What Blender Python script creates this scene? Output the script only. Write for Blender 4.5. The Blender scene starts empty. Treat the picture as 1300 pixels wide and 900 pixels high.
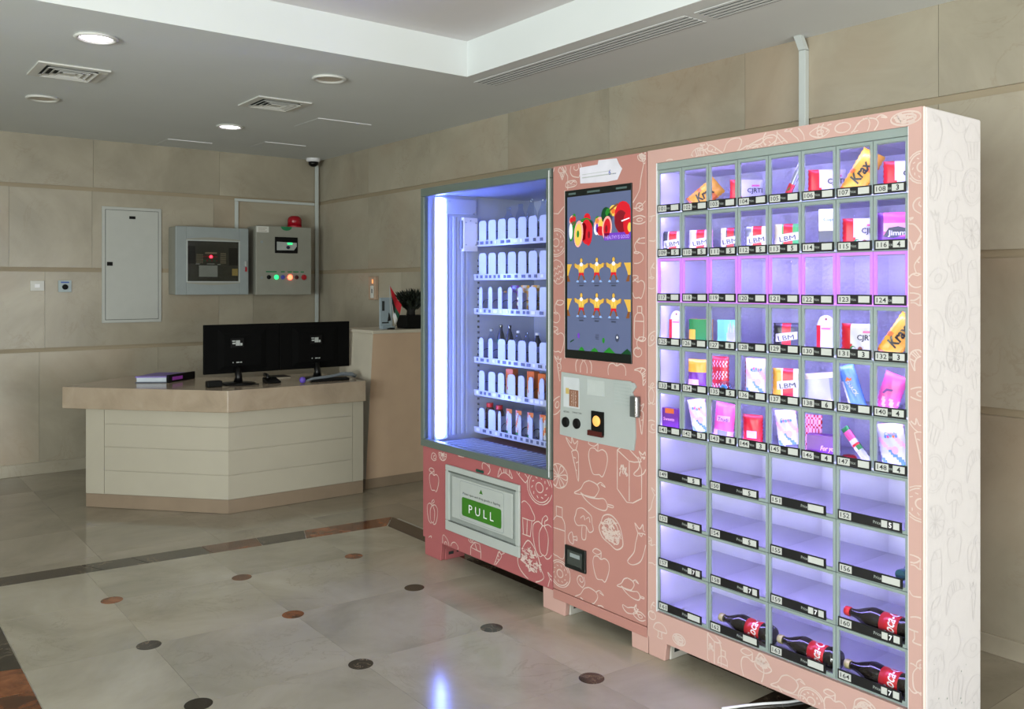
import bpy, bmesh, math, random
from mathutils import Vector, noise
random.seed(7)
C = bpy.context.scene.collection
S = bpy.context.scene
PI = math.pi

# ---------------------------------------------------------------- camera, world, lights, exposure
FPX, YAW, CU, CV, CH = 1117.3, 0.66165, 650.0, 362.65, 1.4
cam = bpy.data.cameras.new('camera'); cam_o = bpy.data.objects.new('camera', cam); C.objects.link(cam_o)
cam_o.location = (0, 0, CH); cam_o.rotation_euler = (PI/2, 0, -YAW)
cam.sensor_width = 36.0; cam.lens = FPX/1300*36.0; cam.shift_y = (CV-450)/1300
cam.clip_start = 0.05; cam.clip_end = 100
S.camera = cam_o

W = bpy.data.worlds.new('world'); S.world = W; W.use_nodes = True
wn = W.node_tree.nodes; wl_ = W.node_tree.links
sky = wn.new('ShaderNodeTexSky'); sky.sky_type = 'NISHITA'; sky.sun_disc = False
sky.sun_elevation = math.radians(50); sky.sun_rotation = math.radians(120)
wn['Background'].inputs[1].default_value = 0.12
wl_.new(sky.outputs[0], wn['Background'].inputs[0])

def area(name, loc, rot, sx, sy, power, col):
    l = bpy.data.lights.new(name, 'AREA'); l.shape = 'RECTANGLE'; l.size = sx; l.size_y = sy
    l.energy = power; l.color = col
    o = bpy.data.objects.new(name, l); C.objects.link(o); o.location = loc; o.rotation_euler = rot
    return o
# daylight entering by the glazed entrance (behind the camera) and by the side windows
area('daylight_entrance', (1.2, -3.25, 1.15), (PI/2+.20, 0, 0), 4.2, 2.1, 235, (1.0, 0.975, 0.955))
area('daylight_side', (-4.25, 0.2, 1.2), (PI/2+.30, 0, -PI/2), 4.4, 2.0, 520, (0.95, 1.0, 0.985))
S.view_settings.view_transform = 'Standard'; S.view_settings.look = 'None'
S.view_settings.gamma = 1.0; S.view_settings.use_curve_mapping = False
S.view_settings.exposure = 0.15
S.cycles.max_bounces = 8; S.cycles.diffuse_bounces = 4; S.cycles.transparent_max_bounces = 24
S.cycles.caustics_reflective = False; S.cycles.caustics_refractive = False

# ---------------------------------------------------------------- pixel rays (to find real positions on known planes)
SY, CY = math.sin(YAW), math.cos(YAW)
def ray(u, v):
    a = (u-CU)/FPX; b = (CV-v)/FPX
    return Vector((SY+CY*a, CY-SY*a, b))
def onX(u, v, x): r = ray(u, v); return r*(x/r.x)+Vector((0, 0, CH))
def onY(u, v, y): r = ray(u, v); return r*(y/r.y)+Vector((0, 0, CH))
def onZ(u, v, z): r = ray(u, v); return r*((z-CH)/r.z)+Vector((0, 0, CH))

# ---------------------------------------------------------------- materials
def lin(c):
    return tuple(((x/255)/12.92 if x/255 <= .04045 else ((x/255+.055)/1.055)**2.4) for x in c)
MATS = {}
def mat(name, rgb, rough=.5, metal=0, var=.06, scale=14, bump=0, emit=0, ecol=None, spec=.5, alpha=None, trans=0):
    if name in MATS: return MATS[name]
    m = bpy.data.materials.new(name); m.use_nodes = True; nt = m.node_tree; N = nt.nodes; L = nt.links
    p = N['Principled BSDF']; c = lin(rgb)
    p.inputs['Roughness'].default_value = rough; p.inputs['Metallic'].default_value = metal
    p.inputs['Specular IOR Level'].default_value = spec
    nz = N.new('ShaderNodeTexNoise'); nz.inputs['Scale'].default_value = scale; nz.inputs['Detail'].default_value = 3
    tc = N.new('ShaderNodeTexCoord'); L.new(tc.outputs['Object'], nz.inputs['Vector'])
    cr = N.new('ShaderNodeValToRGB')
    cr.color_ramp.elements[0].position = .3; cr.color_ramp.elements[1].position = .7
    cr.color_ramp.elements[0].color = (*[x*(1-var) for x in c], 1); cr.color_ramp.elements[1].color = (*[min(1, x*(1+var)) for x in c], 1)
    L.new(nz.outputs[0], cr.inputs[0]); L.new(cr.outputs[0], p.inputs['Base Color'])
    if bump:
        b = N.new('ShaderNodeBump'); b.inputs['Strength'].default_value = bump; b.inputs['Distance'].default_value = .002
        L.new(nz.outputs[0], b.inputs['Height']); L.new(b.outputs[0], p.inputs['Normal'])
    if emit:
        p.inputs['Emission Color'].default_value = (*(lin(ecol) if ecol else c), 1); p.inputs['Emission Strength'].default_value = emit
    if trans:
        t = N.new('ShaderNodeBsdfTransparent'); t.inputs[0].default_value = (*[min(1, .75+.25*x) for x in c], 1)
        mx = N.new('ShaderNodeMixShader'); mx.inputs[0].default_value = 1-trans
        o = N['Material Output']; L.new(t.outputs[0], mx.inputs[1]); L.new(p.outputs[0], mx.inputs[2]); L.new(mx.outputs[0], o.inputs[0])
    MATS[name] = m; return m

def glass(name, tint=(.97, .99, .98), rough=.02, bubbles=0, ior=1.45):
    if name in MATS: return MATS[name]
    m = bpy.data.materials.new(name); m.use_nodes = True; nt = m.node_tree; N = nt.nodes; L = nt.links
    N.remove(N['Principled BSDF'])
    t = N.new('ShaderNodeBsdfTransparent'); t.inputs[0].default_value = (*tint, 1)
    g = N.new('ShaderNodeBsdfGlossy'); g.inputs['Roughness'].default_value = rough
    fr = N.new('ShaderNodeLayerWeight'); f0 = ((ior-1)/(ior+1))**2      # Schlick, the same from both faces of a thin pane
    pw = N.new('ShaderNodeMath'); pw.operation = 'POWER'; pw.inputs[1].default_value = 5; L.new(fr.outputs['Facing'], pw.inputs[0])
    ma = N.new('ShaderNodeMath'); ma.operation = 'MULTIPLY_ADD'; ma.inputs[1].default_value = 1-f0; ma.inputs[2].default_value = f0; L.new(pw.outputs[0], ma.inputs[0])
    mx = N.new('ShaderNodeMixShader'); L.new(ma.outputs[0], mx.inputs[0]); L.new(t.outputs[0], mx.inputs[1]); L.new(g.outputs[0], mx.inputs[2])
    if bubbles:
        vo = N.new('ShaderNodeTexVoronoi'); vo.inputs['Scale'].default_value = bubbles
        tc = N.new('ShaderNodeTexCoord'); L.new(tc.outputs['Object'], vo.inputs['Vector'])
        b = N.new('ShaderNodeBump'); b.inputs['Strength'].default_value = .8; b.inputs['Distance'].default_value = .004
        L.new(vo.outputs[0], b.inputs['Height']); L.new(b.outputs[0], g.inputs['Normal']); L.new(b.outputs[0], fr.inputs['Normal'])
    L.new(mx.outputs[0], N['Material Output'].inputs[0])
    MATS[name] = m; return m

def stone(name, c1, c2, c3, rough=.25, scale=1.4, vein=.25, veincol=(95, 80, 66), rnd=.12, spec=.5, warm=None):
    """polished marble: two cloud noises between three tones, thin veins, a tone of its own for each slab"""
    m = bpy.data.materials.new(name); m.use_nodes = True; nt = m.node_tree; N = nt.nodes; L = nt.links
    p = N['Principled BSDF']; p.inputs['Roughness'].default_value = rough; p.inputs['Specular IOR Level'].default_value = spec
    geo = N.new('ShaderNodeNewGeometry'); oi = N.new('ShaderNodeObjectInfo')
    off = N.new('ShaderNodeVectorMath'); off.operation = 'SCALE'; off.inputs['Scale'].default_value = 7
    cx = N.new('ShaderNodeCombineXYZ'); L.new(oi.outputs['Random'], cx.inputs[0]); L.new(oi.outputs['Random'], cx.inputs[2])
    L.new(cx.outputs[0], off.inputs[0])
    ad = N.new('ShaderNodeVectorMath'); L.new(geo.outputs['Position'], ad.inputs[0]); L.new(off.outputs[0], ad.inputs[1])
    n1 = N.new('ShaderNodeTexNoise'); n1.inputs['Scale'].default_value = scale; n1.inputs['Detail'].default_value = 6; n1.inputs['Roughness'].default_value = .6
    n1.inputs['Distortion'].default_value = .6
    L.new(ad.outputs[0], n1.inputs['Vector'])
    cr = N.new('ShaderNodeValToRGB'); e = cr.color_ramp.elements
    e[0].position = .3; e[0].color = (*lin(c1), 1); e[1].position = .7; e[1].color = (*lin(c3), 1)
    k = e.new(.5); k.color = (*lin(c2), 1)
    L.new(n1.outputs[0], cr.inputs[0])
    n2 = N.new('ShaderNodeTexNoise'); n2.inputs['Scale'].default_value = scale*1.9; n2.inputs['Detail'].default_value = 9; n2.inputs['Distortion'].default_value = 1.2
    n2.inputs['Roughness'].default_value = .62
    L.new(ad.outputs[0], n2.inputs['Vector'])
    vr = N.new('ShaderNodeValToRGB'); ve = vr.color_ramp.elements
    ve[0].position = .485; ve[0].color = (0, 0, 0, 1); ve[1].position = .515; ve[1].color = (0, 0, 0, 1)
    kk = ve.new(.5); kk.color = (1, 1, 1, 1)
    L.new(n2.outputs[0], vr.inputs[0])
    n3 = N.new('ShaderNodeTexNoise'); n3.inputs['Scale'].default_value = scale*1.1; L.new(ad.outputs[0], n3.inputs['Vector'])
    mk = N.new('ShaderNodeMath'); mk.operation = 'MULTIPLY'; L.new(vr.outputs[0], mk.inputs[0]); 
    m3 = N.new('ShaderNodeMapRange'); m3.inputs[1].default_value = .48; m3.inputs[2].default_value = .62; L.new(n3.outputs[0], m3.inputs[0]); L.new(m3.outputs[0], mk.inputs[1])
    mv = N.new('ShaderNodeMath'); mv.operation = 'MULTIPLY'; mv.inputs[1].default_value = vein; L.new(mk.outputs[0], mv.inputs[0])
    mx = N.new('ShaderNodeMix'); mx.data_type = 'RGBA'; L.new(mv.outputs[0], mx.inputs[0]); L.new(cr.outputs[0], mx.inputs[6]); mx.inputs[7].default_value = (*lin(veincol), 1)
    col = mx.outputs[2]
    if warm:
        n4 = N.new('ShaderNodeTexNoise'); n4.inputs['Scale'].default_value = .75; n4.inputs['Detail'].default_value = 4; L.new(ad.outputs[0], n4.inputs['Vector'])
        w3 = N.new('ShaderNodeMapRange'); w3.inputs[1].default_value = .52; w3.inputs[2].default_value = .72; w3.inputs[4].default_value = .35; L.new(n4.outputs[0], w3.inputs[0])
        mw = N.new('ShaderNodeMix'); mw.data_type = 'RGBA'; L.new(w3.outputs[0], mw.inputs[0]); L.new(col, mw.inputs[6]); mw.inputs[7].default_value = (*lin(warm), 1)
        col = mw.outputs[2]
    br = N.new('ShaderNodeMapRange'); br.inputs[3].default_value = 1-rnd; br.inputs[4].default_value = 1+rnd; L.new(oi.outputs['Random'], br.inputs[0])
    ml = N.new('ShaderNodeVectorMath'); ml.operation = 'SCALE'; L.new(col, ml.inputs[0]); L.new(br.outputs[0], ml.inputs['Scale'])
    L.new(ml.outputs[0], p.inputs['Base Color'])
    MATS[name] = m; return m

# ---------------------------------------------------------------- mesh builder
WL = {}
def wloc(o): return WL.get(o.name, Vector((0, 0, 0)))
_tc = {}
def text2d(s, shear=0, bold=0):
    key = (s, shear, bold)
    if key not in _tc:
        cu = bpy.data.curves.new('t', 'FONT'); cu.body = s; cu.size = 1; cu.resolution_u = 2; cu.shear = shear; cu.offset = bold
        cu.align_x = 'LEFT'
        o = bpy.data.objects.new('t', cu); C.objects.link(o)
        dg = bpy.context.evaluated_depsgraph_get()
        me = bpy.data.meshes.new_from_object(o.evaluated_get(dg))
        vs = [(v.co.x, v.co.y) for v in me.vertices]; fs = [tuple(p.vertices) for p in me.polygons]
        bpy.data.objects.remove(o); bpy.data.curves.remove(cu); bpy.data.meshes.remove(me)
        _tc[key] = (vs, fs)
    return _tc[key]

class MB:
    def __init__(s): s.v = []; s.f = []; s.m = []; s.flat = False
    def add(s, vs, fs, mi=0):
        b = len(s.v); s.v += [Vector(v) for v in vs]; s.f += [tuple(i+b for i in f) for f in fs]; s.m += [mi]*len(fs); return s
    def box(s, x0, x1, y0, y1, z0, z1, mi=0):
        return s.add([(x0, y0, z0), (x1, y0, z0), (x1, y1, z0), (x0, y1, z0), (x0, y0, z1), (x1, y0, z1), (x1, y1, z1), (x0, y1, z1)],
                     [(0, 3, 2, 1), (4, 5, 6, 7), (0, 1, 5, 4), (1, 2, 6, 5), (2, 3, 7, 6), (3, 0, 4, 7)], mi)
    def poly(s, pts, mi=0): return s.add(pts, [tuple(range(len(pts)))], mi)
    def ext(s, pts, vec, mi=0):
        n = len(pts); vec = Vector(vec); a = [Vector(p) for p in pts]
        return s.add(a+[p+vec for p in a], [tuple(range(n))[::-1], tuple(range(n, 2*n))]+[(i, (i+1) % n, n+(i+1) % n, n+i) for i in range(n)], mi)
    def hull8(s, bot, top, mi=0):
        n = len(bot)
        return s.add(list(bot)+list(top), [tuple(range(n))[::-1], tuple(range(n, 2*n))]+[(i, (i+1) % n, n+(i+1) % n, n+i) for i in range(n)], mi)
    def tube(s, path, r, n=6, mi=0, caps=True):
        path = [Vector(p) for p in path]; rings = []; up = None
        for i, p in enumerate(path):
            d = (path[min(i+1, len(path)-1)]-path[max(i-1, 0)]).normalized()
            if up is None: up = Vector((0, 0, 1)) if abs(d.z) < .9 else Vector((1, 0, 0))
            a = d.cross(up).normalized(); b = a.cross(d).normalized(); up = b
            rr = r[i] if isinstance(r, (list, tuple)) else r
            rings.append([p+a*math.cos(2*PI*k/n)*rr+b*math.sin(2*PI*k/n)*rr for k in range(n)])
        vs = [q for g in rings for q in g]; fs = []
        for i in range(len(path)-1):
            for k in range(n): fs.append((i*n+k, i*n+(k+1) % n, (i+1)*n+(k+1) % n, (i+1)*n+k))
        if caps: fs += [tuple(range(n))[::-1], tuple((len(path)-1)*n+k for k in range(n))]
        return s.add(vs, fs, mi)
    def lathe(s, prof, c, axis=(0, 0, 1), n=20, mi=0, mf=None):
        """prof: (radius, height) along axis from c; mf(i) gives the material of band i"""
        ax = Vector(axis).normalized(); c = Vector(c); t = Vector((0, 0, 1)) if abs(ax.z) < .9 else Vector((1, 0, 0))
        a = ax.cross(t).normalized(); b = ax.cross(a).normalized(); vs = []
        for r, h in prof:
            for k in range(n): vs.append(c+ax*h+a*math.cos(2*PI*k/n)*r+b*math.sin(2*PI*k/n)*r)
        for i in range(len(prof)-1):
            base = [(i*n+k, i*n+(k+1) % n, (i+1)*n+(k+1) % n, (i+1)*n+k) for k in range(n)]
            if i == 0: s_b = len(s.v); s.v += vs
            s.f += [tuple(q+s_b for q in f) for f in base]; s.m += [mf(i) if mf else mi]*n
        if prof[0][0] > 1e-5: s.f.append(tuple(s_b+k for k in range(n))[::-1]); s.m.append(mf(0) if mf else mi)
        if prof[-1][0] > 1e-5: s.f.append(tuple(s_b+(len(prof)-1)*n+k for k in range(n))); s.m.append(mf(len(prof)-2) if mf else mi)
        return s
    def text(s, t, size, fn, mi=0, shear=0, bold=0, width=None, align='L'):
        vs, fs = text2d(t, shear, bold)
        if not vs: return s
        x1 = max(v[0] for v in vs); x0 = min(v[0] for v in vs); sx = sy = size
        if width: sx = width/(x1-x0)
        o = {'L': x0, 'C': (x0+x1)/2, 'R': x1}[align]
        return s.add([fn((x-o)*sx, y*sy) for x, y in vs], fs, mi)
    def build(s, name, mats, parent=None, bevel=0, smooth=False, seg=2, recalc=True):
        if not isinstance(mats, (list, tuple)): mats = [mats]
        me = bpy.data.meshes.new(name); off = wloc(parent) if parent else Vector((0, 0, 0))
        loc = Vector((0, 0, 0))
        me.from_pydata([tuple(v-off) for v in s.v], [], s.f)
        for m in mats: me.materials.append(m)
        for p, mi in zip(me.polygons, s.m): p.material_index = mi; p.use_smooth = smooth
        if recalc:
            bm = bmesh.new(); bm.from_mesh(me); bmesh.ops.recalc_face_normals(bm, faces=bm.faces); bm.to_mesh(me); bm.free()
        me.update()
        o = bpy.data.objects.new(name, me); C.objects.link(o)
        if parent: o.parent = parent
        WL[o.name] = off
        if bevel:
            b = o.modifiers.new('bevel', 'BEVEL'); b.width = bevel; b.segments = seg; b.limit_method = 'ANGLE'; b.angle_limit = math.radians(40)
        return o

def thing(name, label, cat, loc, group=None):
    o = bpy.data.objects.new(name, None); C.objects.link(o); o.location = loc; o.empty_display_size = .05
    WL[o.name] = Vector(loc); o['label'] = label; o['category'] = cat
    if group: o['group'] = group
    return o
def tag(o, label, cat, group=None):
    o['label'] = label; o['category'] = cat
    if group: o['group'] = group
    return o
def ground(o):
    """give a one-mesh thing its origin at its base"""
    me = o.data; xs = [v.co for v in me.vertices]
    c = Vector((sum(v.x for v in xs)/len(xs), sum(v.y for v in xs)/len(xs), min(v.z for v in xs)))
    for v in me.vertices: v.co -= c
    o.location = c; WL[o.name] = c; return o
def struct(o): o['kind'] = 'structure'; return o
def dupe(o, parent, delta):
    c = o.copy(); C.objects.link(c); c.parent = parent; c.location = o.location+Vector(delta); WL[c.name] = wloc(o); return c

# ---------------------------------------------------------------- room dimensions (metres)
XR, YB, ZC = 3.51, 7.33, 2.525
XL, YF = -4.0, -3.0
XF = 2.46           # fronts of the machines

m_floor = stone('floor_marble', (143, 138, 121), (166, 160, 142), (182, 176, 158), rough=.13, scale=1.5, vein=.26, veincol=(118, 106, 88), rnd=.012)
m_floor2 = stone('outer_floor_marble', (134, 127, 111), (153, 145, 128), (167, 159, 142), rough=.11, scale=1.2, vein=.25, veincol=(118, 104, 88), rnd=.012)
m_wall = stone('wall_marble', (143, 136, 120), (158, 150, 133), (170, 162, 145), rough=.3, scale=1.6, vein=.22, veincol=(118, 95, 72), rnd=.012, warm=(160, 126, 98))
m_wallback = mat('groove_stone', (150, 137, 114), .6, scale=3)
m_dark = stone('dark_marble', (30, 27, 22), (54, 48, 40), (66, 56, 44), rough=.12, scale=5, vein=.8, veincol=(170, 150, 125), rnd=.3)
m_brown = stone('brown_marble', (52, 33, 22), (112, 64, 36), (150, 92, 56), rough=.12, scale=9, vein=.6, veincol=(40, 36, 34), rnd=.25)
m_grout = mat('grout', (168, 164, 150), .7)
m_ceil = mat('ceiling_paint', (212, 216, 216), .85, var=.015, scale=2)
m_trayceil = mat('tray_paint', (214, 211, 212), .85, var=.015, scale=2)

# ---------------------------------------------------------------- floor
floor = struct(MB().box(XL, XR+.1, YF, YB+.1, -.12, -.012).build('floor', m_grout))
def shear(x, yp): return yp-.066*(x-2.15)
def slab4(q, z0, z1): 
    b = MB(); b.hull8([(x, y, z0) for x, y in q], [(x, y, z1) for x, y in q]); return b
def inset(q, g):
    cx = sum(p[0] for p in q)/4; cy = sum(p[1] for p in q)/4; r = []
    for x, y in q:
        r.append((x-g if x > cx else x+g, y-g if y > cy else y+g))
    return r
# outer paving, 0.6 m slabs laid to the walls
gx = [XR-.6*i for i in range(13) if XR-.6*i > XL]+[XL]
gy = [YB-.6*i for i in range(18) if YB-.6*i > YF]+[YF]
for i in range(len(gx)-1):
    for j in range(len(gy)-1):
        x1, x0, y1, y0 = gx[i], gx[i+1], gy[j], gy[j+1]
        if x0 > .7 and x1 < 2.55 and y0 > 2.0 and y1 < 4.5: continue
        slab4(inset([(x0, y0), (x1, y0), (x1, y1), (x0, y1)], .0006), -.012, -.0016).build('floor_slab', m_floor2, floor)
# the framed field
TX = [.565, 1.0, 1.57, 2.15, 2.58]; TY = [1.843, 2.30, 2.895, 3.50, 4.10, None]
def field(x, j):
    if j == 0: return 1.843
    if j == 5: return 4.705-(x-.565)*(.21/2.015)
    return shear(x, TY[j])
MB().box(.41, 2.72, 1.68, 4.6, -.012, -.0014).build('grout_bed', m_grout, floor)
for i in range(4):
    for j in range(5):
        a, b = TX[i], TX[i+1]
        q = [(a, field(a, j)), (b, field(b, j)), (b, field(b, j+1)), (a, field(a, j+1))]
        slab4(inset(q, .0006), -.011, 0).build('field_tile', m_floor, floor)
# dark marble frame strips, laid as separate lengths
def strip(p0, p1, q0, q1, cuts, mats):
    for k in range(len(cuts)-1):
        a, b = cuts[k], cuts[k+1]
        def L(p, q, t): return (p[0]+(q[0]-p[0])*t, p[1]+(q[1]-p[1])*t)
        e = .0025/max(.1, math.dist(p0, p1))
        slab4([L(p0, p1, a+e), L(p0, p1, b-e), L(q0, q1, b-e), L(q0, q1, a+e)], -.011, .0003).build('frame_strip', mats[k % len(mats)], floor)
strip((.425, 4.857), (2.70, 4.652), (.568, 4.703), (2.578, 4.497), [0, .255, .355, .51, .64, .76, 1], [m_dark, m_dark, m_dark, m_brown, m_dark, m_brown])
strip((2.70, 4.65), (2.70, 1.70), (2.582, 4.493), (2.582, 1.843), [0, .16, .3, .5, .7, .85, 1], [m_dark, m_brown, m_dark])
strip((.425, 1.70), (2.70, 1.70), (.562, 1.841), (2.582, 1.841), [0, .2, .4, .6, .8, .93, 1], [m_dark, m_brown, m_dark, m_dark, m_dark, m_dark])
strip((.425, 4.855), (.425, 1.70), (.562, 4.701), (.562, 1.843), [0, .37, .45, .7, 1], [m_dark, m_brown, m_brown, m_dark])
for k, (u, v) in enumerate([(142, 762), (307, 733), (449, 706), (189, 819), (372, 780), (526, 746), (252, 894), (458, 843), (624, 797), (751, 861)]):
    p = onZ(u, v, 0)
    MB().lathe([(.046, -.003), (.046, .0006)], (p.x, p.y, 0), n=28).build('round_inlay', [m_brown, m_brown, m_brown, m_dark, m_brown, m_dark, m_dark, m_dark, m_dark, m_dark][k], floor)
for x, j in ((1.0, 1), (1.57, 1)):
    MB().lathe([(.046, -.003), (.046, .0006)], (x, field(x, j), 0), n=28).build('round_inlay', m_dark, floor)

# ---------------------------------------------------------------- walls
wall_back = struct(MB().box(XL-.15, XR+.15, YB+.012, YB+.16, -.1, 3.0).build('wall_back', m_wallback))
wall_right = struct(MB().box(XR+.012, XR+.16, YF-.1, YB+.012, -.1, 3.0).build('wall_right', m_wallback))
ROWS = [(.072, .905), (.936, 1.505), (1.538, 2.126), (2.157, 2.525)]
def cuts_fill(c, a, b, w=.94):
    c = sorted(c); out = list(c)
    while out[0]-w > a: out.insert(0, out[0]-w)
    while out[-1]+w < b: out.append(out[-1]+w)
    return [a]+[x for x in out if a+.05 < x < b-.05]+[b]
for (z0, z1), c in zip(ROWS, [[1.249, 2.1, 2.9], [1.286, 2.595, 2.888], [1.05, 1.612, 2.55], [.66, 1.62, 2.6]]):
    cc = cuts_fill(c, XL, XR)
    for a, b in zip(cc[:-1], cc[1:]):
        MB().box(a+.0008, b-.0008, YB, YB+.014, z0, z1).build('stone_panel', m_wall, wall_back)
for (z0, z1), c in zip(ROWS, [[1.73], [1.2], [1.73-.94], [1.73]]):
    cc = cuts_fill(c, YF, YB)
    for a, b in zip(cc[:-1], cc[1:]):
        MB().box(XR, XR+.014, a+.0008, b-.0008, z0, z1).build('stone_panel', m_wall, wall_right)
struct(MB().box(XL, XR-.014, YB-.013, YB+.012, -.0016, .088).build('baseboard_back', m_wall, bevel=.003))
struct(MB().box(XR-.013, XR+.012, YF, YB, -.0016, .072).build('baseboard_right', m_wall, bevel=.003))

# left wall with side windows, front wall with the glazed entrance (both behind the camera)
m_plaster = mat('plaster', (180, 172, 156), .8, scale=3)
m_alu = mat('aluminium', (150, 152, 152), .4, .7)
m_pane = glass('window_glass')
def holed_wall(name, plane, a0, a1, holes, z1=2.9, th=.15):
    """wall with rectangular openings: holes = [(s0, s1, z0, z1)] along the wall"""
    b = MB()
    def bx(s0, s1, q0, q1):
        if plane == 'x': b.box(XL-th, XL, s0, s1, q0, q1)
        else: b.box(s0, s1, YF-th, YF, q0, q1)
    holes = sorted(holes); prev = a0
    for s0, s1, q0, q1 in holes:
        bx(prev, s0, -.1, z1); bx(s0, s1, -.1, q0); bx(s0, s1, q1, z1); prev = s1
    bx(prev, a1, -.1, z1)
    return struct(b.build(name, m_plaster))
holed_wall('wall_left', 'x', YF, YB+.012, [(-2.0, .1, .4, 2.35), (.4, 2.5, .4, 2.35)])
holed_wall('wall_front', 'y', XL-.15, XR+.15, [(-.9, 1.1, .02, 2.35), (1.2, 3.3, .02, 2.35)])
def window(name, plane, s0, s1, q0, q1, bars):
    b = MB(); w = .05
    def bx(a, c, d, e):
        if plane == 'x': b.box(XL-.10, XL-.04, a, c, d, e)
        else: b.box(a, c, YF-.10, YF-.04, d, e)
    bx(s0, s1, q0, q0+w); bx(s0, s1, q1-w, q1); bx(s0, s0+w, q0+w, q1-w); bx(s1-w, s1, q0+w, q1-w)
    for t in bars: bx(t-w/2, t+w/2, q0+w, q1-w)
    f = struct(b.build(name, m_alu))
    g = MB()
    if plane == 'x': g.box(XL-.075, XL-.065, s0+w, s1-w, q0+w, q1-w)
    else: g.box(s0+w, s1-w, YF-.075, YF-.065, q0+w, q1-w)
    g.build('pane', m_pane, f)
window('window_1', 'x', -2.0, .1, .4, 2.35, [-.95]); window('window_2', 'x', .4, 2.5, .4, 2.35, [1.45])
window('window_3', 'y', -.9, 1.1, .02, 2.35, [.1]); window('window_4', 'y', 1.2, 3.3, .02, 2.35, [2.25])

# ---------------------------------------------------------------- ceiling with raised tray
TX0, TX1, TY0, TY1, TZ = -2.2, 2.722, -1.6, 3.89, 2.716
b = MB()
for x0, x1, y0, y1 in ((XL, TX0, YF, YB+.01), (TX1, XR+.01, YF, YB+.01), (TX0, TX1, TY1, YB+.01), (TX0, TX1, YF, TY0)):
    b.box(x0, x1, y0, y1, ZC, TZ+.05)
ceiling = struct(b.build('ceiling', m_ceil))
struct(MB().box(TX0-.02, TX1+.02, TY0-.02, TY1+.02, TZ, TZ+.12).build('ceiling_tray', m_trayceil))

m_emit = mat('downlight_glow', (255, 250, 255), emit=9, ecol=(250, 240, 255))
m_white = mat('white_plastic', (205, 205, 200), .45, var=.02)
m_whitegloss = mat('white_gloss', (225, 225, 228), .25, var=.02)
m_lampoff = mat('lamp_diffuser', (190, 180, 165), .5)
def downlight(u, v, label, on):
    p = onZ(u, v, ZC); t = thing('ceiling_downlight', label, 'light', (p.x, p.y, ZC), 'round recessed ceiling downlights')
    MB().lathe([(.088, 0), (.094, -.006), (.086, -.013), (.074, -.012), (.07, -.002)], (p.x, p.y, ZC-.0002), n=36).build('rim', m_white, t, smooth=True)
    MB().lathe([(.0001, -.0045), (.072, -.004), (.073, -.001)], (p.x, p.y, ZC), n=32).build('diffuser', m_emit if on else m_lampoff, t)
    if on:
        l = bpy.data.lights.new('downlight_lamp', 'SPOT'); l.energy = 9; l.spot_size = 2.2; l.spot_blend = .8; l.shadow_soft_size = .07; l.color = (1, .97, 1)
        lo = bpy.data.objects.new('downlight_lamp', l); C.objects.link(lo); lo.parent = t; lo.location = (0, 0, -.03)
downlight(122, 47, 'lit round downlight nearest the top left corner of the ceiling', True)
downlight(292, 160, 'lit round downlight above the alarm panels, in front of the far wall', True)
downlight(418, 99, 'unlit round downlight between the ceiling tray edge and the square air vents', False)
downlight(54, 124, 'unlit round downlight left, beyond the leftmost square air vent', False)

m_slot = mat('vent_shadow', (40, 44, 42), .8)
def diffuser(cx, cy, label):
    t = thing('ceiling_vent', label, 'vent', (cx, cy, ZC), 'square ceiling air diffusers')
    h = .17
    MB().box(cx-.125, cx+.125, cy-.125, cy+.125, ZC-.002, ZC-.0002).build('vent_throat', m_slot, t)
    b = MB()
    for k in range(4):
        s = -1 if k % 2 else 1
        if k < 2: b.box(cx-h, cx+h, cy+(s*(h+.125)/2)-.0225, cy+(s*(h+.125)/2)+.0225, ZC-.009, ZC-.0003)
        else: b.box(cx+(s*(h+.125)/2)-.0225, cx+(s*(h+.125)/2)+.0225, cy-.125, cy+.125, ZC-.009, ZC-.0003)
    b.build('vent_frame', m_white, t, bevel=.002)
    for k in range(4):      # nested square louvres
        o, i = .118-.03*k, .098-.03*k; b = MB()
        zo, zi = ZC-.018, ZC-.004
        def ring(r, z): return [(cx-r, cy-r, z), (cx+r, cy-r, z), (cx+r, cy+r, z), (cx-r, cy+r, z)]
        if k == 3:
            b.box(cx-o, cx+o, cy-o, cy+o, ZC-.014, ZC-.010)
        else:
            v = ring(o, zo)+ring(i, zi)+ring(o, zo+.002)+ring(i, zi+.0015)
            f = []
            for q in range(4):
                w = (q+1) % 4; f += [(q, w, 4+w, 4+q), (8+q, 12+q, 12+w, 8+w), (q, 8+q, 8+w, w), (4+q, 4+w, 12+w, 12+q)]
            b.add(v, f)
        b.build('louvre', m_white, t)
diffuser(1.005, 5.09, 'square louvred air vent left, beside the large lit downlight')
diffuser(2.185, 5.19, 'square louvred air vent right, in front of the alarm panels')
def slots(y0, y1, label):
    t = thing('slot_diffuser', label, 'vent', (2.9, (y0+y1)/2, ZC), 'linear slot vents beside the ceiling tray')
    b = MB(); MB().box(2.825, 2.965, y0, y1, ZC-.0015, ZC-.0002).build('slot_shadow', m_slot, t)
    for k in range(5):
        x = 2.820+k*.030
        MB().box(x, x+.019, y0-.004, y1+.004, ZC-.0024, ZC-.0002).build('slat', m_ceil, t)
slots(2.455, 3.96, 'long linear slot vent ending at the corner of the ceiling tray')
slots(.9, 2.395, 'linear slot vent running out of the top of the picture')
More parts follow.
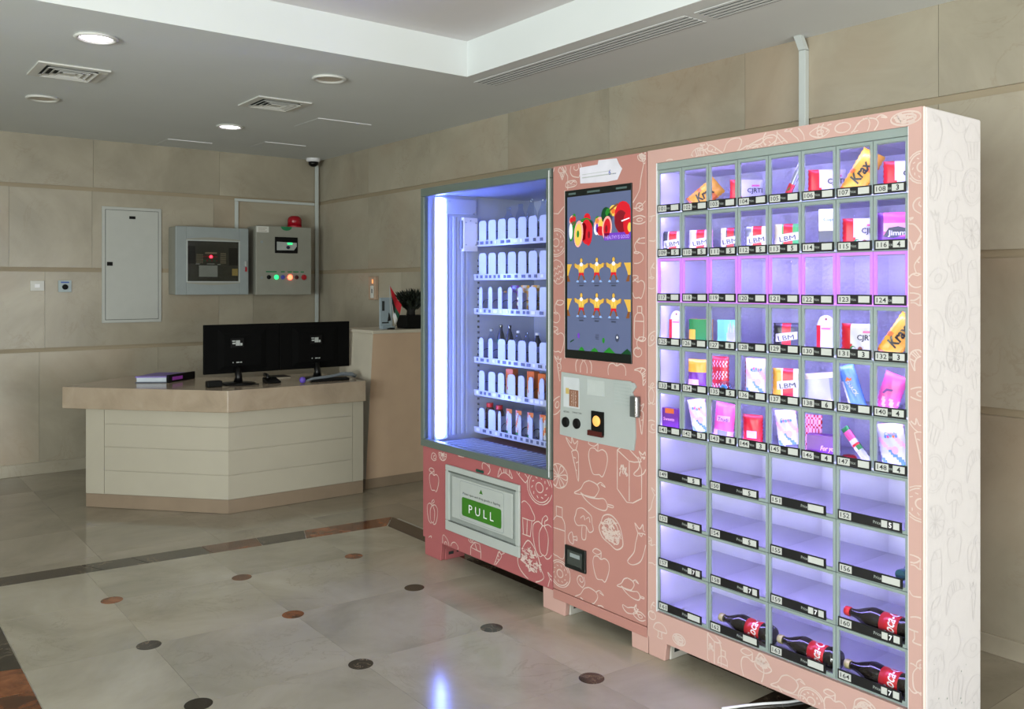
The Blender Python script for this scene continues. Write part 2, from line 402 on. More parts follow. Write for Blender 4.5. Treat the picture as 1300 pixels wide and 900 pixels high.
for x0, y0, lab in ((2.6, 5.45, 'flush white ceiling access hatch right of the square vent'), (2.70, 6.60, 'flush white ceiling access hatch near the room corner'), (2.06, 6.93, 'flush white ceiling access hatch close to the far wall above the alarm box')):
    t = thing('ceiling_hatch', lab, 'hatch', (x0, y0, ZC), 'flush ceiling hatches')
    w = .4 if y0 < 6 else .34
    MB().box(x0, x0+w, y0, y0+.012, ZC-.005, ZC-.0002).build('hatch_rim', m_whitegloss, t)
    MB().box(x0+.004, x0+w-.004, y0+.013, y0+w-.009, ZC-.0012, ZC-.0002).build('hatch_lid', m_ceil, t)

# ---------------------------------------------------------------- fittings on the walls
m_steel = mat('painted_steel', (176, 178, 173), .5, var=.02)
m_gray = mat('gray_enclosure', (138, 146, 146), .45, var=.03)
m_gray2 = mat('warm_gray_enclosure', (140, 140, 130), .5, var=.03)
m_black = mat('black_plastic', (7, 7, 7), .6, var=.1, spec=.2)
m_blackg = mat('black_gloss', (7, 7, 7), .35, var=.1, spec=.3)
m_board = mat('circuit_board', (52, 54, 46), .6, var=.3, scale=60)
m_silver = mat('silver_label', (165, 170, 168), .5)
m_redled = mat('red_lamp', (255, 60, 70), emit=5, ecol=(255, 40, 60))
m_redled2 = mat('red_orange_lamp', (255, 110, 80), emit=5, ecol=(255, 90, 60))
m_greenled = mat('green_lamp', (60, 220, 130), emit=1.6, ecol=(40, 220, 120))
m_blueled = mat('blue_button', (80, 80, 170), .4)
m_red = mat('red_plastic', (165, 22, 38), .4)
m_green = mat('green_print', (24, 118, 72), .5)
m_trunk = mat('trunking', (186, 192, 190), .5, var=.02)
m_yel = mat('yellow_tag', (190, 165, 95), .6)
m_tan = mat('tan_board', (150, 140, 118), .6)
Yw = YB

# electrical cover
t = thing('electrical_cabinet', 'tall white flush electrical panel door on the far wall', 'panel', (1.9, Yw, 1.11))
MB().box(1.68, 2.125, Yw-.012, Yw-.0003, 1.11, 2.016).build('panel_frame', m_steel, t, bevel=.003)
MB().box(1.703, 2.102, Yw-.0135, Yw-.0122, 1.133, 1.993).build('door_gap', m_slot, t)
d = MB().box(1.706, 2.099, Yw-.018, Yw-.0137, 1.136, 1.990).build('door', m_steel, t, bevel=.002)
MB().box(1.714, 1.756, Yw-.023, Yw-.0182, 1.555, 1.585).build('latch', m_black, d, bevel=.002)
MB().box(1.878, 1.925, Yw-.0195, Yw-.0182, 1.925, 1.947).build('name_plate', m_black, d)
# switches
t = thing('wall_switch', 'square white wall switch, left one of the pair', 'switch', (1.234, Yw, 1.35))
MB().box(1.188, 1.28, Yw-.012, Yw-.0003, 1.362, 1.436).build('plate', m_white, t, bevel=.003)
MB().box(1.216, 1.252, Yw-.016, Yw-.0122, 1.385, 1.413).build('rocker', m_whitegloss, t, bevel=.002)
t = thing('key_switch', 'pale blue wall box with a round black key switch', 'switch', (1.42, Yw, 1.35))
MB().box(1.375, 1.465, Yw-.014, Yw-.0003, 1.352, 1.44).build('plate', mat('pale_blue', (165, 178, 182), .5), t, bevel=.003)
MB().lathe([(.02, 0), (.02, .012), (.014, .016)], (1.42, Yw-.0142, 1.39), (0, -1, 0), 20).build('key_barrel', m_black, t)
MB().box(1.392, 1.448, Yw-.0152, Yw-.0142, 1.42, 1.43).build('printed_stripe', mat('blue_print', (60, 90, 170), .5), t)

# fire alarm control box
x0, x1, z0, z1, yf = 2.18, 2.772, 1.327, 1.874, Yw-.2
t = thing('fire_alarm_box', 'grey fire alarm control box with a dark window, left of the other box', 'control box', (2.47, Yw, 1.327))
MB().box(x0+.003, x1-.003, yf+.03, Yw-.0003, z0+.003, z1-.003).build('enclosure', m_gray2, t, bevel=.004)
wx0, wx1, wz0, wz1 = x0+.083, x1-.075, z0+.10, z1-.105
b = MB(); b.box(x0, wx0, yf, yf+.028, z0, z1).box(wx1, x1, yf, yf+.028, z0, z1).box(wx0, wx1, yf, yf+.028, z0, wz0).box(wx0, wx1, yf, yf+.028, wz1, z1)
dr = b.build('door', m_gray, t, bevel=.004)
for s, zz in ((1, wz1), (-1, wz0)):
    b = MB()
    pts = [(wx0-.005, zz)]+[(wx0+(wx1-wx0)*k/12, zz+s*(.006+.016*math.sin(PI*k/12))) for k in range(13)]+[(wx1+.005, zz)]
    b.ext([(x, yf-.004, z) for x, z in pts], (0, .0035, 0))
    b.build('window_lip', m_gray2, dr)
b = MB(); w = .009
b.box(wx0-.002, wx1+.002, yf-.003, yf+.012, wz1-w, wz1).box(wx0-.002, wx1+.002, yf-.003, yf+.012, wz0, wz0+w).box(wx0-.002, wx0+w, yf-.003, yf+.012, wz0+w, wz1-w).box(wx1-w, wx1+.002, yf-.003, yf+.012, wz0+w, wz1-w)
b.build('window_frame', m_silver, dr)
MB().box(wx0+.001, wx1-.001, yf+.018, yf+.024, wz0+.001, wz1-.001).build('circuit_board', m_board, t)
ym = yf+.018
b = MB(); rr = random.Random(3)
b.box(wx0+.012, wx0+.075, ym-.004, ym-.0002, wz0+.15, wz1-.05, 0).box(wx1-.085, wx1-.012, ym-.004, ym-.0002, wz0+.14, wz1-.06, 0)
for c in range(4):
    for r in range(6):
        b.box(wx0+.085+c*.014, wx0+.094+c*.014, ym-.005, ym-.0002, wz0+.155+r*.013, wz0+.162+r*.013, 1)
        b.box(wx1-.155+c*.012, wx1-.147+c*.012, ym-.005, ym-.0002, wz0+.155+r*.015, wz0+.164+r*.015, 1)
for c in range(10):
    b.box(wx0+.128+c*.013, wx0+.134+c*.013, ym-.005, ym-.0002, wz0+.205, wz0+.213, 2)
    b.box(wx0+.128+c*.013, wx0+.134+c*.013, ym-.005, ym-.0002, wz0+.172, wz0+.179, 3 if c % 3 else 2)
b.box(wx0+.155, wx0+.25, ym-.005, ym-.0002, wz0+.232, wz0+.245, 1).box(wx0+.17, wx0+.23, ym-.005, ym-.0002, wz0+.147, wz0+.153, 4).box(wx0+.08, wx0+.11, ym-.005, ym-.0002, wz0+.145, wz0+.152, 4)
b.box(wx0+.255, wx0+.28, ym-.005, ym-.0002, wz0+.143, wz0+.150, 4)
b.build('indicator_bank', [m_black, m_tan, m_red, m_green, m_silver], t)
MB().lathe([(.013, 0), (.011, .008), (.0001, .011)], (wx0+.20, ym-.006, wz0+.208), (0, -1, 0), 14).build('alarm_light', m_redled, t)
MB().box(wx0+.105, wx0+.255, ym-.004, ym-.0003, wz0+.045, wz0+.137).build('instruction_card', m_silver, t)
MB().box(wx1-.058, wx1-.012, ym-.006, ym-.0003, wz0+.055, wz0+.112).build('yellow_tag', m_yel, t)
MB().box(wx0+.001, wx1-.001, yf+.002, yf+.005, wz0+.001, wz1-.001).build('window_pane', glass('smoked', (.82, .82, .8)), dr)
MB().box(x1-.04, x1-.022, yf-.02, yf-.0002, z0+.235, z0+.275).build('key_lock', m_silver, dr, bevel=.003)
MB().box(x1-.03, x1-.018, yf-.012, yf-.0002, z0+.19, z0+.228).build('red_key_tag', m_red, dr)

# second box with button row and red beacon
x0, x1, z0, z1 = 2.835, 3.335, 1.322, 1.905
t = thing('control_box', 'grey control box with a row of coloured push buttons and a small window', 'control box', (3.08, Yw, 1.322))
MB().box(x0+.003, x1-.003, yf+.022, Yw-.0003, z0+.003, z1-.003).build('enclosure', m_gray2, t, bevel=.004)
dr = MB().box(x0, x1, yf, yf+.02, z0, z1).build('door', m_gray2, t, bevel=.005)
yq = yf-.0004
ux = lambda s: x0+s*(x1-x0)
uz = lambda s: z1-s*(z1-z0)
MB().box(ux(.33), ux(.74), yq-.008, yq, uz(.39), uz(.155)).build('window_frame', m_black, dr, bevel=.003)
MB().ext([(ux(.36), yq-.0095, uz(.35)), (ux(.36), yq-.0095, uz(.225)), (ux(.72), yq-.0095, uz(.235)), (ux(.72), yq-.0095, uz(.29)), (ux(.67), yq-.0095, uz(.345))], (0, .001, 0)).build('switch_plate', m_silver, dr)
MB().lathe([(.015, 0), (.013, .012)], (ux(.56), yq-.0098, uz(.305)), (0, -1, 0), 16).build('selector_knob', mat('navy', (30, 32, 60), .4), dr)
MB().box(ux(.55), ux(.64), yq-.0112, yq-.0098, uz(.262), uz(.235)).build('green_tag', m_greenled, dr)
b = MB(); pts = [(ux(.44), z1-.001), (ux(.64), z1-.001)]+[(ux(.54+.10*math.cos(a)), z1-.001-.034*math.sin(a)) for a in [PI*k/10 for k in range(1, 10)]]
b.ext([(x, yq-.001, z) for x, z in pts], (0, .0008, 0)); b.build('green_sticker', m_green, dr)
b = MB().box(ux(.01), ux(.225), yq-.001, yq, uz(.095), uz(.01), 0)
for k in range(3): b.box(ux(.04), ux(.04+.15*(1-.2*(k % 2))), yq-.0016, yq-.001, uz(.03+.022*k)-.004, uz(.03+.022*k), 1)
b.build('warning_sticker', [m_white, m_tan], dr)
for s, m, r, lab in ((.225, m_black, .012, None), (.36, m_greenled, .014, 'lit green button'), (.475, m_blueled, .013, None), (.605, m_redled2, .016, 'lit red button'), (.725, mat('dark_red', (70, 20, 20), .4), .012, None), (.86, m_red, .018, 'red emergency button')):
    bt = MB().lathe([(r+.006, 0), (r+.006, .004), (r, .005), (r, .014), (.0001, .016)], (ux(s), yq-.0002, uz(.742)), (0, -1, 0), 18).build('push_button', m, dr)
    if lab: bt['label'] = lab
b = MB()
for s, w in ((.27, .19), (.475, .07), (.60, .08), (.71, .10), (.83, .06)): b.box(ux(s-w/2), ux(s+w/2), yq-.001, yq, uz(.672), uz(.655))
b.build('printed_captions', m_green, dr)
b = MB()
for q in (.235, .75): b.lathe([(.012, 0), (.012, .003)], (ux(.10), yq-.0002, uz(q)), (0, -1, 0), 16)
b.build('lock_cover', m_gray, dr)
t = thing('alarm_beacon', 'red dome beacon standing on top of the button box', 'beacon', (3.215, Yw-.12, z1))
MB().lathe([(.062, 0), (.062, .012)], (3.215, Yw-.12, z1+.0002), n=28).build('base', m_red, t)
MB().lathe([(.060, .0), (.060, .055), (.052, .075), (.033, .088), (.0001, .091)], (3.215, Yw-.12, z1+.0124), n=28).build('dome', mat('red_dome', (150, 12, 30), .25), t, smooth=True)

# white cable trunking
t = thing('cable_trunking', 'white cable trunking running down the room corner with a branch above the boxes', 'trunking', (3.47, Yw, .8))
MB().box(3.455, 3.487, Yw-.026, Yw-.0136, .8, ZC-.045).build('vertical_run', m_trunk, t, bevel=.002)
MB().box(2.725, 3.453, Yw-.016, Yw-.0004, 2.118, 2.14).build('branch_run', m_trunk, t, bevel=.002)
MB().box(2.727, 2.755, Yw-.016, Yw-.0004, 1.875, 2.116).build('drop_run', m_trunk, t, bevel=.002)
t = thing('wall_trunking', 'white vertical cable trunking from the ceiling to the top of the locker cabinet', 'trunking', (XR, 2.335, 1.5))
MB().box(XR-.03, XR-.0004, 2.318, 2.352, 1.2, ZC-.06).build('vertical_run', m_trunk, t, bevel=.002)
MB().hull8([(XR-.03, 2.318, ZC-.058), (XR-.0004, 2.318, ZC-.058), (XR-.0004, 2.352, ZC-.058), (XR-.03, 2.352, ZC-.058)],
           [(XR-.07, 2.318, ZC-.0004), (XR-.04, 2.318, ZC-.0004), (XR-.04, 2.352, ZC-.0004), (XR-.07, 2.352, ZC-.0004)]).build('ceiling_elbow', m_trunk, t)
# corner camera
t = thing('security_camera', 'small white dome security camera in the ceiling corner', 'camera', (3.40, Yw-.1, ZC))
MB().lathe([(.062, 0), (.062, -.018), (.05, -.03)], (3.40, Yw-.1, ZC-.0003), n=28).build('mount', m_whitegloss, t)
MB().lathe([(.046, -.0305), (.04, -.055), (.02, -.07), (.0001, -.073)], (3.40, Yw-.1, ZC-.0003), n=24).build('dome', m_blackg, t, smooth=True)
# intercom on the right wall
t = thing('wall_intercom', 'small cream handset intercom with an orange light on the right wall', 'intercom', (XR, 6.31, 1.28))
MB().box(XR-.035, XR-.0004, 6.255, 6.365, 1.285, 1.475).build('body', mat('cream_plastic', (176, 150, 128), .5), t, bevel=.006)
MB().box(XR-.045, XR-.0353, 6.268, 6.315, 1.30, 1.40).build('handset', m_white, t, bevel=.004)
MB().box(XR-.046, XR-.0453, 6.28, 6.292, 1.34, 1.375).build('grille', m_black, t)
MB().box(XR-.038, XR-.0353, 6.285, 6.30, 1.42, 1.45).build('indicator', mat('orange_glow', (255, 150, 90), emit=1.2), t)

# ---------------------------------------------------------------- reception desk
m_desktop = stone('desktop_stone', (146, 131, 113), (158, 142, 123), (166, 151, 132), rough=.16, scale=6, vein=.1, rnd=.0)
m_desk = mat('desk_paint', (166, 159, 143), .55, var=.02, scale=5)
m_plinth = mat('plinth_stone', (134, 117, 99), .3, var=.06, scale=9)
m_counter = mat('counter_laminate', (186, 160, 136), .4, var=.03, scale=8)
m_counterl = mat('counter_light', (186, 178, 162), .4, var=.03, scale=8)
desk = thing('reception_desk', 'angled beige reception desk with a thick brown stone worktop', 'desk', (2.1, 5.8, 0))
dA, dB, dC = Vector((1.174, 6.136)), Vector((1.925, 5.285)), Vector((2.86, 5.27))
e1 = (dB-dA).normalized(); n1 = Vector((-e1.y, e1.x))        # inward normal of the angled run
if n1.x < 0: n1 = -n1
e2 = (dC-dB).normalized(); n2 = Vector((-e2.y, e2.x))
def off(d):
    """front line moved inwards by d: left end, corner, right end"""
    a = dA+n1*d; c = dC+n2*d
    den = e1.x*e2.y-e1.y*e2.x; w = c-a; s = (w.x*e2.y-w.y*e2.x)/den
    return a, a+e1*s, c
o0, o7 = off(0), off(.72)
MB().ext([(*p, .625) for p in (o0[0], o0[1], o0[2], o7[2], o7[1], o7[0])], (0, 0, .135)).build('worktop', m_desktop, desk, bevel=.004)
i0, i1 = off(.045), off(.11)
i0 = (i0[0]+e1*.14, i0[1], i0[2]); i1 = (i1[0]+e1*.14, i1[1], i1[2])
MB().ext([(*p, .085) for p in (i0[0], i0[1], i0[2], i1[2], i1[1], i1[0])], (0, 0, .5395)).build('front_panel', m_desk, desk)
p0, p1 = off(.043), off(.115); p0 = (p0[0]+e1*.138, p0[1], p0[2]); p1 = (p1[0]+e1*.138, p1[1], p1[2])
MB().ext([(*p, .0004) for p in (p0[0], p0[1], p0[2], p1[2], p1[1], p1[0])], (0, 0, .084)).build('plinth', m_plinth, desk)
# proud boards with shadow grooves between them
q0 = off(.039); q1 = off(.0447)
def lerp(a, b, t): return a+(b-a)*t
qa, qa1 = q0[0]+e1*.14, q1[0]+e1*.14
zs = [(.088, .234), (.239, .383), (.388, .527), (.532, .622)]
La = (q0[1]-qa).length; Lb = (q0[2]-q0[1]).length
ma, mb = .13/La, 1-.08/Lb
for z0, z1 in zs:
    MB().ext([(*lerp(qa, q0[1], ma), z0), (*q0[1], z0), (*q1[1], z0), (*lerp(qa1, q1[1], ma), z0)], (0, 0, z1-z0)).build('front_board', m_desk, desk, bevel=.0015)
    MB().ext([(*q0[1], z0), (*lerp(q0[1], q0[2], mb), z0), (*lerp(q1[1], q1[2], mb), z0), (*q1[1], z0)], (0, 0, z1-z0)).build('front_board', m_desk, desk, bevel=.0015)
MB().ext([(*qa, .088), (*lerp(qa, q0[1], ma-.002), .088), (*lerp(qa1, q1[1], ma-.002), .088), (*qa1, .088)], (0, 0, .534)).build('end_stile', m_desk, desk)
MB().ext([(*lerp(q0[1], q0[2], mb+.002), .088), (*q0[2], .088), (*q1[2], .088), (*lerp(q1[1], q1[2], mb+.002), .088)], (0, 0, .534)).build('end_stile', m_desk, desk)
lp = i1[0]+e1*.03
MB().ext([(*p, .0004) for p in (lp, lp+n1*.55, lp+n1*.55+e1*.04, lp+e1*.04)], (0, 0, .6236)).build('end_panel', m_desk, desk)

# tall counter beside the desk
ct = thing('tall_counter', 'tall brown counter block with a slanted side, right of the desk', 'counter', (3.2, 5.6, 0))
def cquad(z):
    xl = 2.917+(.062)*(z/1.09); return [(xl, 5.385, z), (XR-.02, 5.375, z), (XR-.02, 5.86, z), (xl, 5.86, z)]
b = MB(); bb, tt = cquad(.07), cquad(1.066)
b.hull8(bb, tt, 0); b.m[-1] = 1           # the left (slanted) side is the pale one
b.build('body', [m_counter, m_counterl], ct, recalc=True)
bb, tt = cquad(1.0665), cquad(1.09)
g = .006
MB().hull8([(bb[0][0]-g, bb[0][1]-g, bb[0][2]), (bb[1][0], bb[1][1]-g, bb[1][2]), bb[2], (bb[3][0]-g, bb[3][1], bb[3][2])],
           [(tt[0][0]-g, tt[0][1]-g, 1.09), (tt[1][0], tt[1][1]-g, 1.09), tt[2], (tt[3][0]-g, tt[3][1], 1.09)]).build('top_slab', m_counterl, ct, bevel=.003)
bb = cquad(.0004); 
MB().ext([(bb[0][0]+.002, bb[0][1]+.002, .0004), (bb[1][0], bb[1][1]+.002, .0004), bb[2], bb[3]], (0, 0, .069)).build('plinth', m_plinth, ct)

DZ = .7604
# monitors
m_mon = mat('monitor_black', (4, 4, 4), .85, var=.1, spec=.12)
def monitor(x0, x1, y, label, sx):
    t = thing('monitor', label, 'monitor', ((x0+x1)/2, y, DZ), 'monitors on the desk')
    z0, z1 = .828, 1.147
    MB().box(x0, x1, y, y+.018, z0, z1).build('screen_bezel', m_mon, t, bevel=.004)
    MB().hull8([(x0+.09, y-.0005, z0+.02), (x1-.09, y-.0005, z0+.02), (x1-.09, y-.0005, z1-.03), (x0+.09, y-.0005, z1-.03)],
               [(x0+.13, y-.012, z0+.05), (x1-.13, y-.012, z0+.05), (x1-.13, y-.012, z1-.07), (x0+.13, y-.012, z1-.07)]).build('rear_shell', m_mon, t)
    b = MB().box(sx-.045, sx+.045, y-.026, y-.0225, z1-.15, z1-.09, 0)
    b.box(sx-.032, sx-.012, y-.0268, y-.0261, z1-.128, z1-.118, 1).box(sx-.01, sx+.018, y-.0268, y-.0261, z1-.138, z1-.104, 1).box(sx+.02, sx+.034, y-.0268, y-.0261, z1-.138, z1-.122, 1)
    b.box(sx-.034, sx-.014, y-.0268, y-.0261, z1-.112, z1-.104, 1)
    b.build('rear_label', [m_black, m_silver], t)
    b = MB()
    for k, w in enumerate((.006, .02, .012)): b.box(sx-.03+k*.025, sx-.03+k*.025+w, y-.024, y-.0222, z0+.068, z0+.075)
    b.build('port', m_silver, t)
    MB().tube([(sx, y-.03, z0+.04), (sx, y-.05, z0-.02), (sx, y-.04, DZ+.014)], [.022, .022, .03], 12).build('stand_neck', m_blackg, t, smooth=True)
    MB().lathe([(.115, 0), (.113, .006), (.06, .013), (.0001, .015)], (sx, y-.03, DZ), n=32).build('stand_foot', m_blackg, t, smooth=True)
    MB().box(x0+.012, x1-.012, y+.0183, y+.019, z0+.014, z1-.012).build('screen', m_blackg, t)
monitor(1.905, 2.413, 5.66, 'black monitor seen from behind, the left one on the desk', 2.115)
monitor(2.417, 2.940, 5.66, 'black monitor seen from behind, the right one beside the tall counter', 2.67)
# clutter
t = thing('binder', 'purple and white lever arch binder lying on the left of the desk', 'binder', (1.77, 6.05, DZ))
bx = [Vector((1.600, 6.085)), Vector((1.765, 5.97)), Vector((1.99, 6.14)), Vector((1.80, 6.28))]
def q3(z, s=0): c = sum(bx, Vector((0, 0)))/4; return [(*(p+(c-p)*s), z) for p in bx]
MB().hull8(q3(DZ), q3(DZ+.006)).build('lower_cover', mat('grey_cover', (70, 76, 92), .5), t)
MB().hull8(q3(DZ+.0063, .05), q3(DZ+.034, .05)).build('paper_block', mat('paper', (188, 196, 205), .7), t)
MB().hull8(q3(DZ+.0343), q3(DZ+.043)).build('upper_cover', mat('purple_cover', (92, 66, 150), .4), t)
sp = [bx[1]+(bx[2]-bx[1])*k for k in (0, 1)]; out = Vector((.012, -.016))
MB().ext([(*(sp[0]+out*.1), DZ+.0005), (*(sp[1]+out*.1), DZ+.0005), (*(sp[1]+out), DZ+.0005), (*(sp[0]+out), DZ+.0005)], (0, 0, .05)).build('spine', m_black, t)
MB().ext([(*lerp(sp[0]+out*1.05, sp[1]+out*1.05, .12), DZ+.014), (*lerp(sp[0]+out*1.05, sp[1]+out*1.05, .5), DZ+.014), (*lerp(sp[0]+out*1.15, sp[1]+out*1.15, .5), DZ+.014), (*lerp(sp[0]+out*1.15, sp[1]+out*1.15, .12), DZ+.014)], (0, 0, .022)).build('spine_label', mat('magenta_label', (150, 60, 170), .5), t)
t = thing('notebook', 'thin dark notebook with white pages lying under the gap between the monitors', 'notebook', (2.47, 5.83, DZ))
nq = [(2.40, 5.76), (2.54, 5.755), (2.55, 5.90), (2.41, 5.91)]
MB().hull8([(*p, DZ) for p in nq], [(*p, DZ+.009) for p in nq]).build('pages', mat('cream_pages', (196, 186, 166), .7), t)
MB().hull8([(*p, DZ+.0092) for p in nq], [(*p, DZ+.012) for p in nq]).build('cover', m_black, t)
t = thing('desk_phone', 'black desk telephone beside the left monitor foot', 'telephone', (2.3, 5.58, DZ))
MB().hull8([(2.27, 5.50, DZ), (2.36, 5.50, DZ), (2.36, 5.60, DZ), (2.27, 5.60, DZ)], [(2.27, 5.50, DZ+.012), (2.36, 5.50, DZ+.012), (2.36, 5.60, DZ+.035), (2.27, 5.60, DZ+.035)]).build('body', m_black, t, bevel=.004)
MB().tube([(2.275, 5.51, DZ+.035), (2.28, 5.545, DZ+.055), (2.285, 5.59, DZ+.05)], [.014, .009, .014], 10).build('handset', m_blackg, t, smooth=True)
t = thing('desk_tray', 'black low tray with a grey cloth strap over it, in front of the right monitor', 'tray', (2.7, 5.52, DZ))
MB().hull8([(2.53, 5.41, DZ), (2.80, 5.39, DZ), (2.83, 5.50, DZ), (2.56, 5.50, DZ)], [(2.53, 5.41, DZ+.014), (2.80, 5.39, DZ+.014), (2.83, 5.50, DZ+.014), (2.56, 5.50, DZ+.014)]).build('tray_base', m_black, t, bevel=.003)
pts = [(2.475, 5.385, DZ+.014), (2.54, 5.41, DZ+.024), (2.64, 5.43, DZ+.026), (2.72, 5.45, DZ+.03), (2.78, 5.47, DZ+.036), (2.86, 5.48, DZ+.03), (2.895, 5.485, DZ+.014)]
MB().tube(pts, [.006, .009, .010, .010, .012, .014, .012], 8).build('strap', mat('grey_strap', (120, 128, 136), .6), t, smooth=True)
MB().lathe([(.0001, -.022), (.016, -.016), (.022, 0), (.016, .016), (.0001, .022)], (2.455, 5.38, DZ+.0225), n=14).build('tassel', mat('violet_tassel', (92, 70, 170), .6), t, smooth=True)
# second small monitor stand foot / adaptor at left end, as seen under the left screen
t = thing('power_adapter', 'small black power adapter under the left edge of the left monitor', 'adapter', (1.93, 5.53, DZ))
MB().box(1.88, 1.975, 5.51, 5.56, DZ, DZ+.04).build('body', m_black, t, bevel=.006)
MB().tube([(1.975, 5.53, DZ+.02), (2.02, 5.51, DZ+.005), (2.10, 5.485, DZ+.005), (2.20, 5.48, DZ+.005)], .004, 6).build('lead', m_black, t)

# on the counter: brochure stand, flag, planter
CZ = 1.0904
t = thing('brochure_stand', 'pale blue-white brochure stand on the tall counter', 'stand', (3.16, 5.53, CZ))
MB().box(3.115, 3.215, 5.53, 5.545, CZ, 1.315).build('back_plate', mat('blue_white', (150, 164, 172), .4), t, bevel=.002)
MB().box(3.115, 3.215, 5.49, 5.529, CZ, CZ+.02).build('foot', mat('blue_white', (150, 164, 172), .4), t)
b = MB(); b.box(3.13, 3.15, 5.5288, 5.5298, 1.22, 1.29); b.box(3.13, 3.185, 5.5288, 5.5298, 1.13, 1.14)
b.build('printed_text', m_slot, t)
t = thing('table_flag', 'small table flag in red, green, white and black on the counter', 'flag', (3.2, 5.46, CZ))
MB().lathe([(.028, 0), (.028, .006), (.006, .012)], (3.16, 5.455, CZ), n=20).build('base', m_black, t)
MB().tube([(3.16, 5.455, CZ+.01), (3.148, 5.455, 1.40)], .0025, 6).build('pole', m_silver, t)
m_flag = [mat('flag_red', (175, 15, 35), .7), mat('flag_green', (16, 70, 48), .7), mat('flag_white', (205, 205, 205), .7), mat('flag_black', (14, 14, 14), .7)]
b = MB(); n = 14; rows = 12
def fl(i, j):
    s, q = i/n, j/rows       # s: away from the pole; q: down the hoist; the cloth droops
    x = 3.148+.092*s+.020*q*(1-s)-.055*q*s; z = 1.400-.135*s-.17*q+.0*s
    y = 5.452-.012*math.sin(s*7+q*3)*s
    return (x+.018*math.sin(q*3)*.3, y, z)
vs = [fl(i, j) for j in range(rows+1) for i in range(n+1)]; fs = []; mi = []
for j in range(rows):
    for i in range(n):
        fs.append((j*(n+1)+i, j*(n+1)+i+1, (j+1)*(n+1)+i+1, (j+1)*(n+1)+i))
        mi.append(0 if j < 5 else (3 if j < 9 else 2) if i < 8 else (1 if j < 8 else 2))
for f_, m_ in zip(fs, mi): b.v += [Vector(vs[k]) for k in f_]; b.f.append(tuple(range(len(b.v)-4, len(b.v)))); b.m.append(m_)
b.build('cloth', m_flag, t, recalc=False)
MB().ext([(3.128, 5.45, 1.145), (3.154, 5.45, 1.155), (3.144, 5.45, 1.20), (3.138, 5.45, 1.21)], (0, -.004, 0)).build('black_tip', m_flag[3], t)
t = thing('potted_plant', 'dark bushy little tree in a black square pot on the counter', 'plant', (3.37, 5.55, CZ))
cx, cy = 3.368, 5.52
MB().hull8([(cx-.078, cy-.07, CZ), (cx+.085, cy-.07, CZ), (cx+.085, cy+.07, CZ), (cx-.078, cy+.07, CZ)], [(cx-.092, cy-.085, 1.185), (cx+.1, cy-.085, 1.185), (cx+.1, cy+.085, 1.185), (cx-.092, cy+.085, 1.185)]).build('pot', m_black, t, bevel=.004)
m_leaf = mat('dark_leaf', (20, 28, 16), .6, var=.4, scale=30); m_bark = mat('dark_trunk', (18, 16, 13), .8)
MB().tube([(cx-.005, cy, 1.185), (cx-.004, cy, 1.215), (cx-.003, cy, 1.25)], [.034, .03, .05], 10).build('trunk', m_bark, t, smooth=True)
b = MB(); rr = random.Random(5)
for k in range(800):
    u = rr.uniform(-1, 1); w = rr.uniform(-1, 1); h = rr.uniform(0, 1)
    if u*u+w*w > 1: continue
    wid = .03+.082*h**.6; top = 1.33+.022*math.cos(u*2.2)
    p = Vector((cx-.002+u*wid, cy+w*wid*.9, 1.225+(top-1.225)*h))
    d = Vector((u*.8+rr.uniform(-.3, .3), w*.8+rr.uniform(-.3, .3), .6+rr.uniform(-.2, .5))).normalized()
    L = rr.uniform(.024, .045); s = d.cross(Vector((rr.uniform(-1, 1), rr.uniform(-1, 1), .2))).normalized()*L*.22
    b.add([p-d*L*.3, p+s, p+d*L, p-s], [(0, 1, 2, 3)])
for k in range(26):
    p = Vector((cx+.008+rr.uniform(-.02, .02), cy+rr.uniform(-.02, .02), 1.335+rr.uniform(0, .03))); d = Vector((rr.uniform(-.3, .3), rr.uniform(-.3, .3), 1)).normalized(); s = Vector((.006, .003, 0))
    b.add([p-d*.01, p+s, p+d*.022, p-s], [(0, 1, 2, 3)])
fo = b.build('foliage', m_leaf, t, recalc=False); fo['kind'] = 'stuff'

# ---------------------------------------------------------------- line drawings printed on the machines
def smooth(pts, closed=False, k=4):
    n = len(pts); out = []
    rng = range(n) if closed else range(n-1)
    for i in rng:
        g = (lambda j: pts[j % n]) if closed else (lambda j: pts[max(0, min(n-1, j))])
        p0, p1, p2, p3 = g(i-1), g(i), g(i+1), g(i+2)
        for s in range(k):
            t = s/k
            out.append(tuple(.5*((2*p1[c])+(-p0[c]+p2[c])*t+(2*p0[c]-5*p1[c]+4*p2[c]-p3[c])*t*t+(-p0[c]+3*p1[c]-3*p2[c]+p3[c])*t**3) for c in (0, 1)))
    out.append(pts[0] if closed else pts[-1]); return out
def circ(cx, cy, rx, ry=None, a0=0, a1=2*PI, n=20):
    ry = ry or rx; return [(cx+rx*math.cos(a0+(a1-a0)*i/n), cy+ry*math.sin(a0+(a1-a0)*i/n)) for i in range(n+1)]
_r = random.Random(11)
def scribble(cx, cy, rx, ry, n, rr=_r):
    out = []
    for k in range(n):
        a = rr.uniform(0, 6.28); d = math.sqrt(rr.uniform(0, .8)); x, y = cx+rx*d*math.cos(a), cy+ry*d*math.sin(a)
        out.append(smooth([(x+rr.uniform(-.22, .22)*rx, y+rr.uniform(-.22, .22)*ry) for q in range(4)], False, 2))
    return out
leaf = lambda cx, cy, w, h: smooth([(cx-w, cy-h*.3), (cx-w*.3, cy+h*.5), (cx+w, cy+h*.2), (cx+w*.2, cy-h*.6)], True, 3)
MO = {}
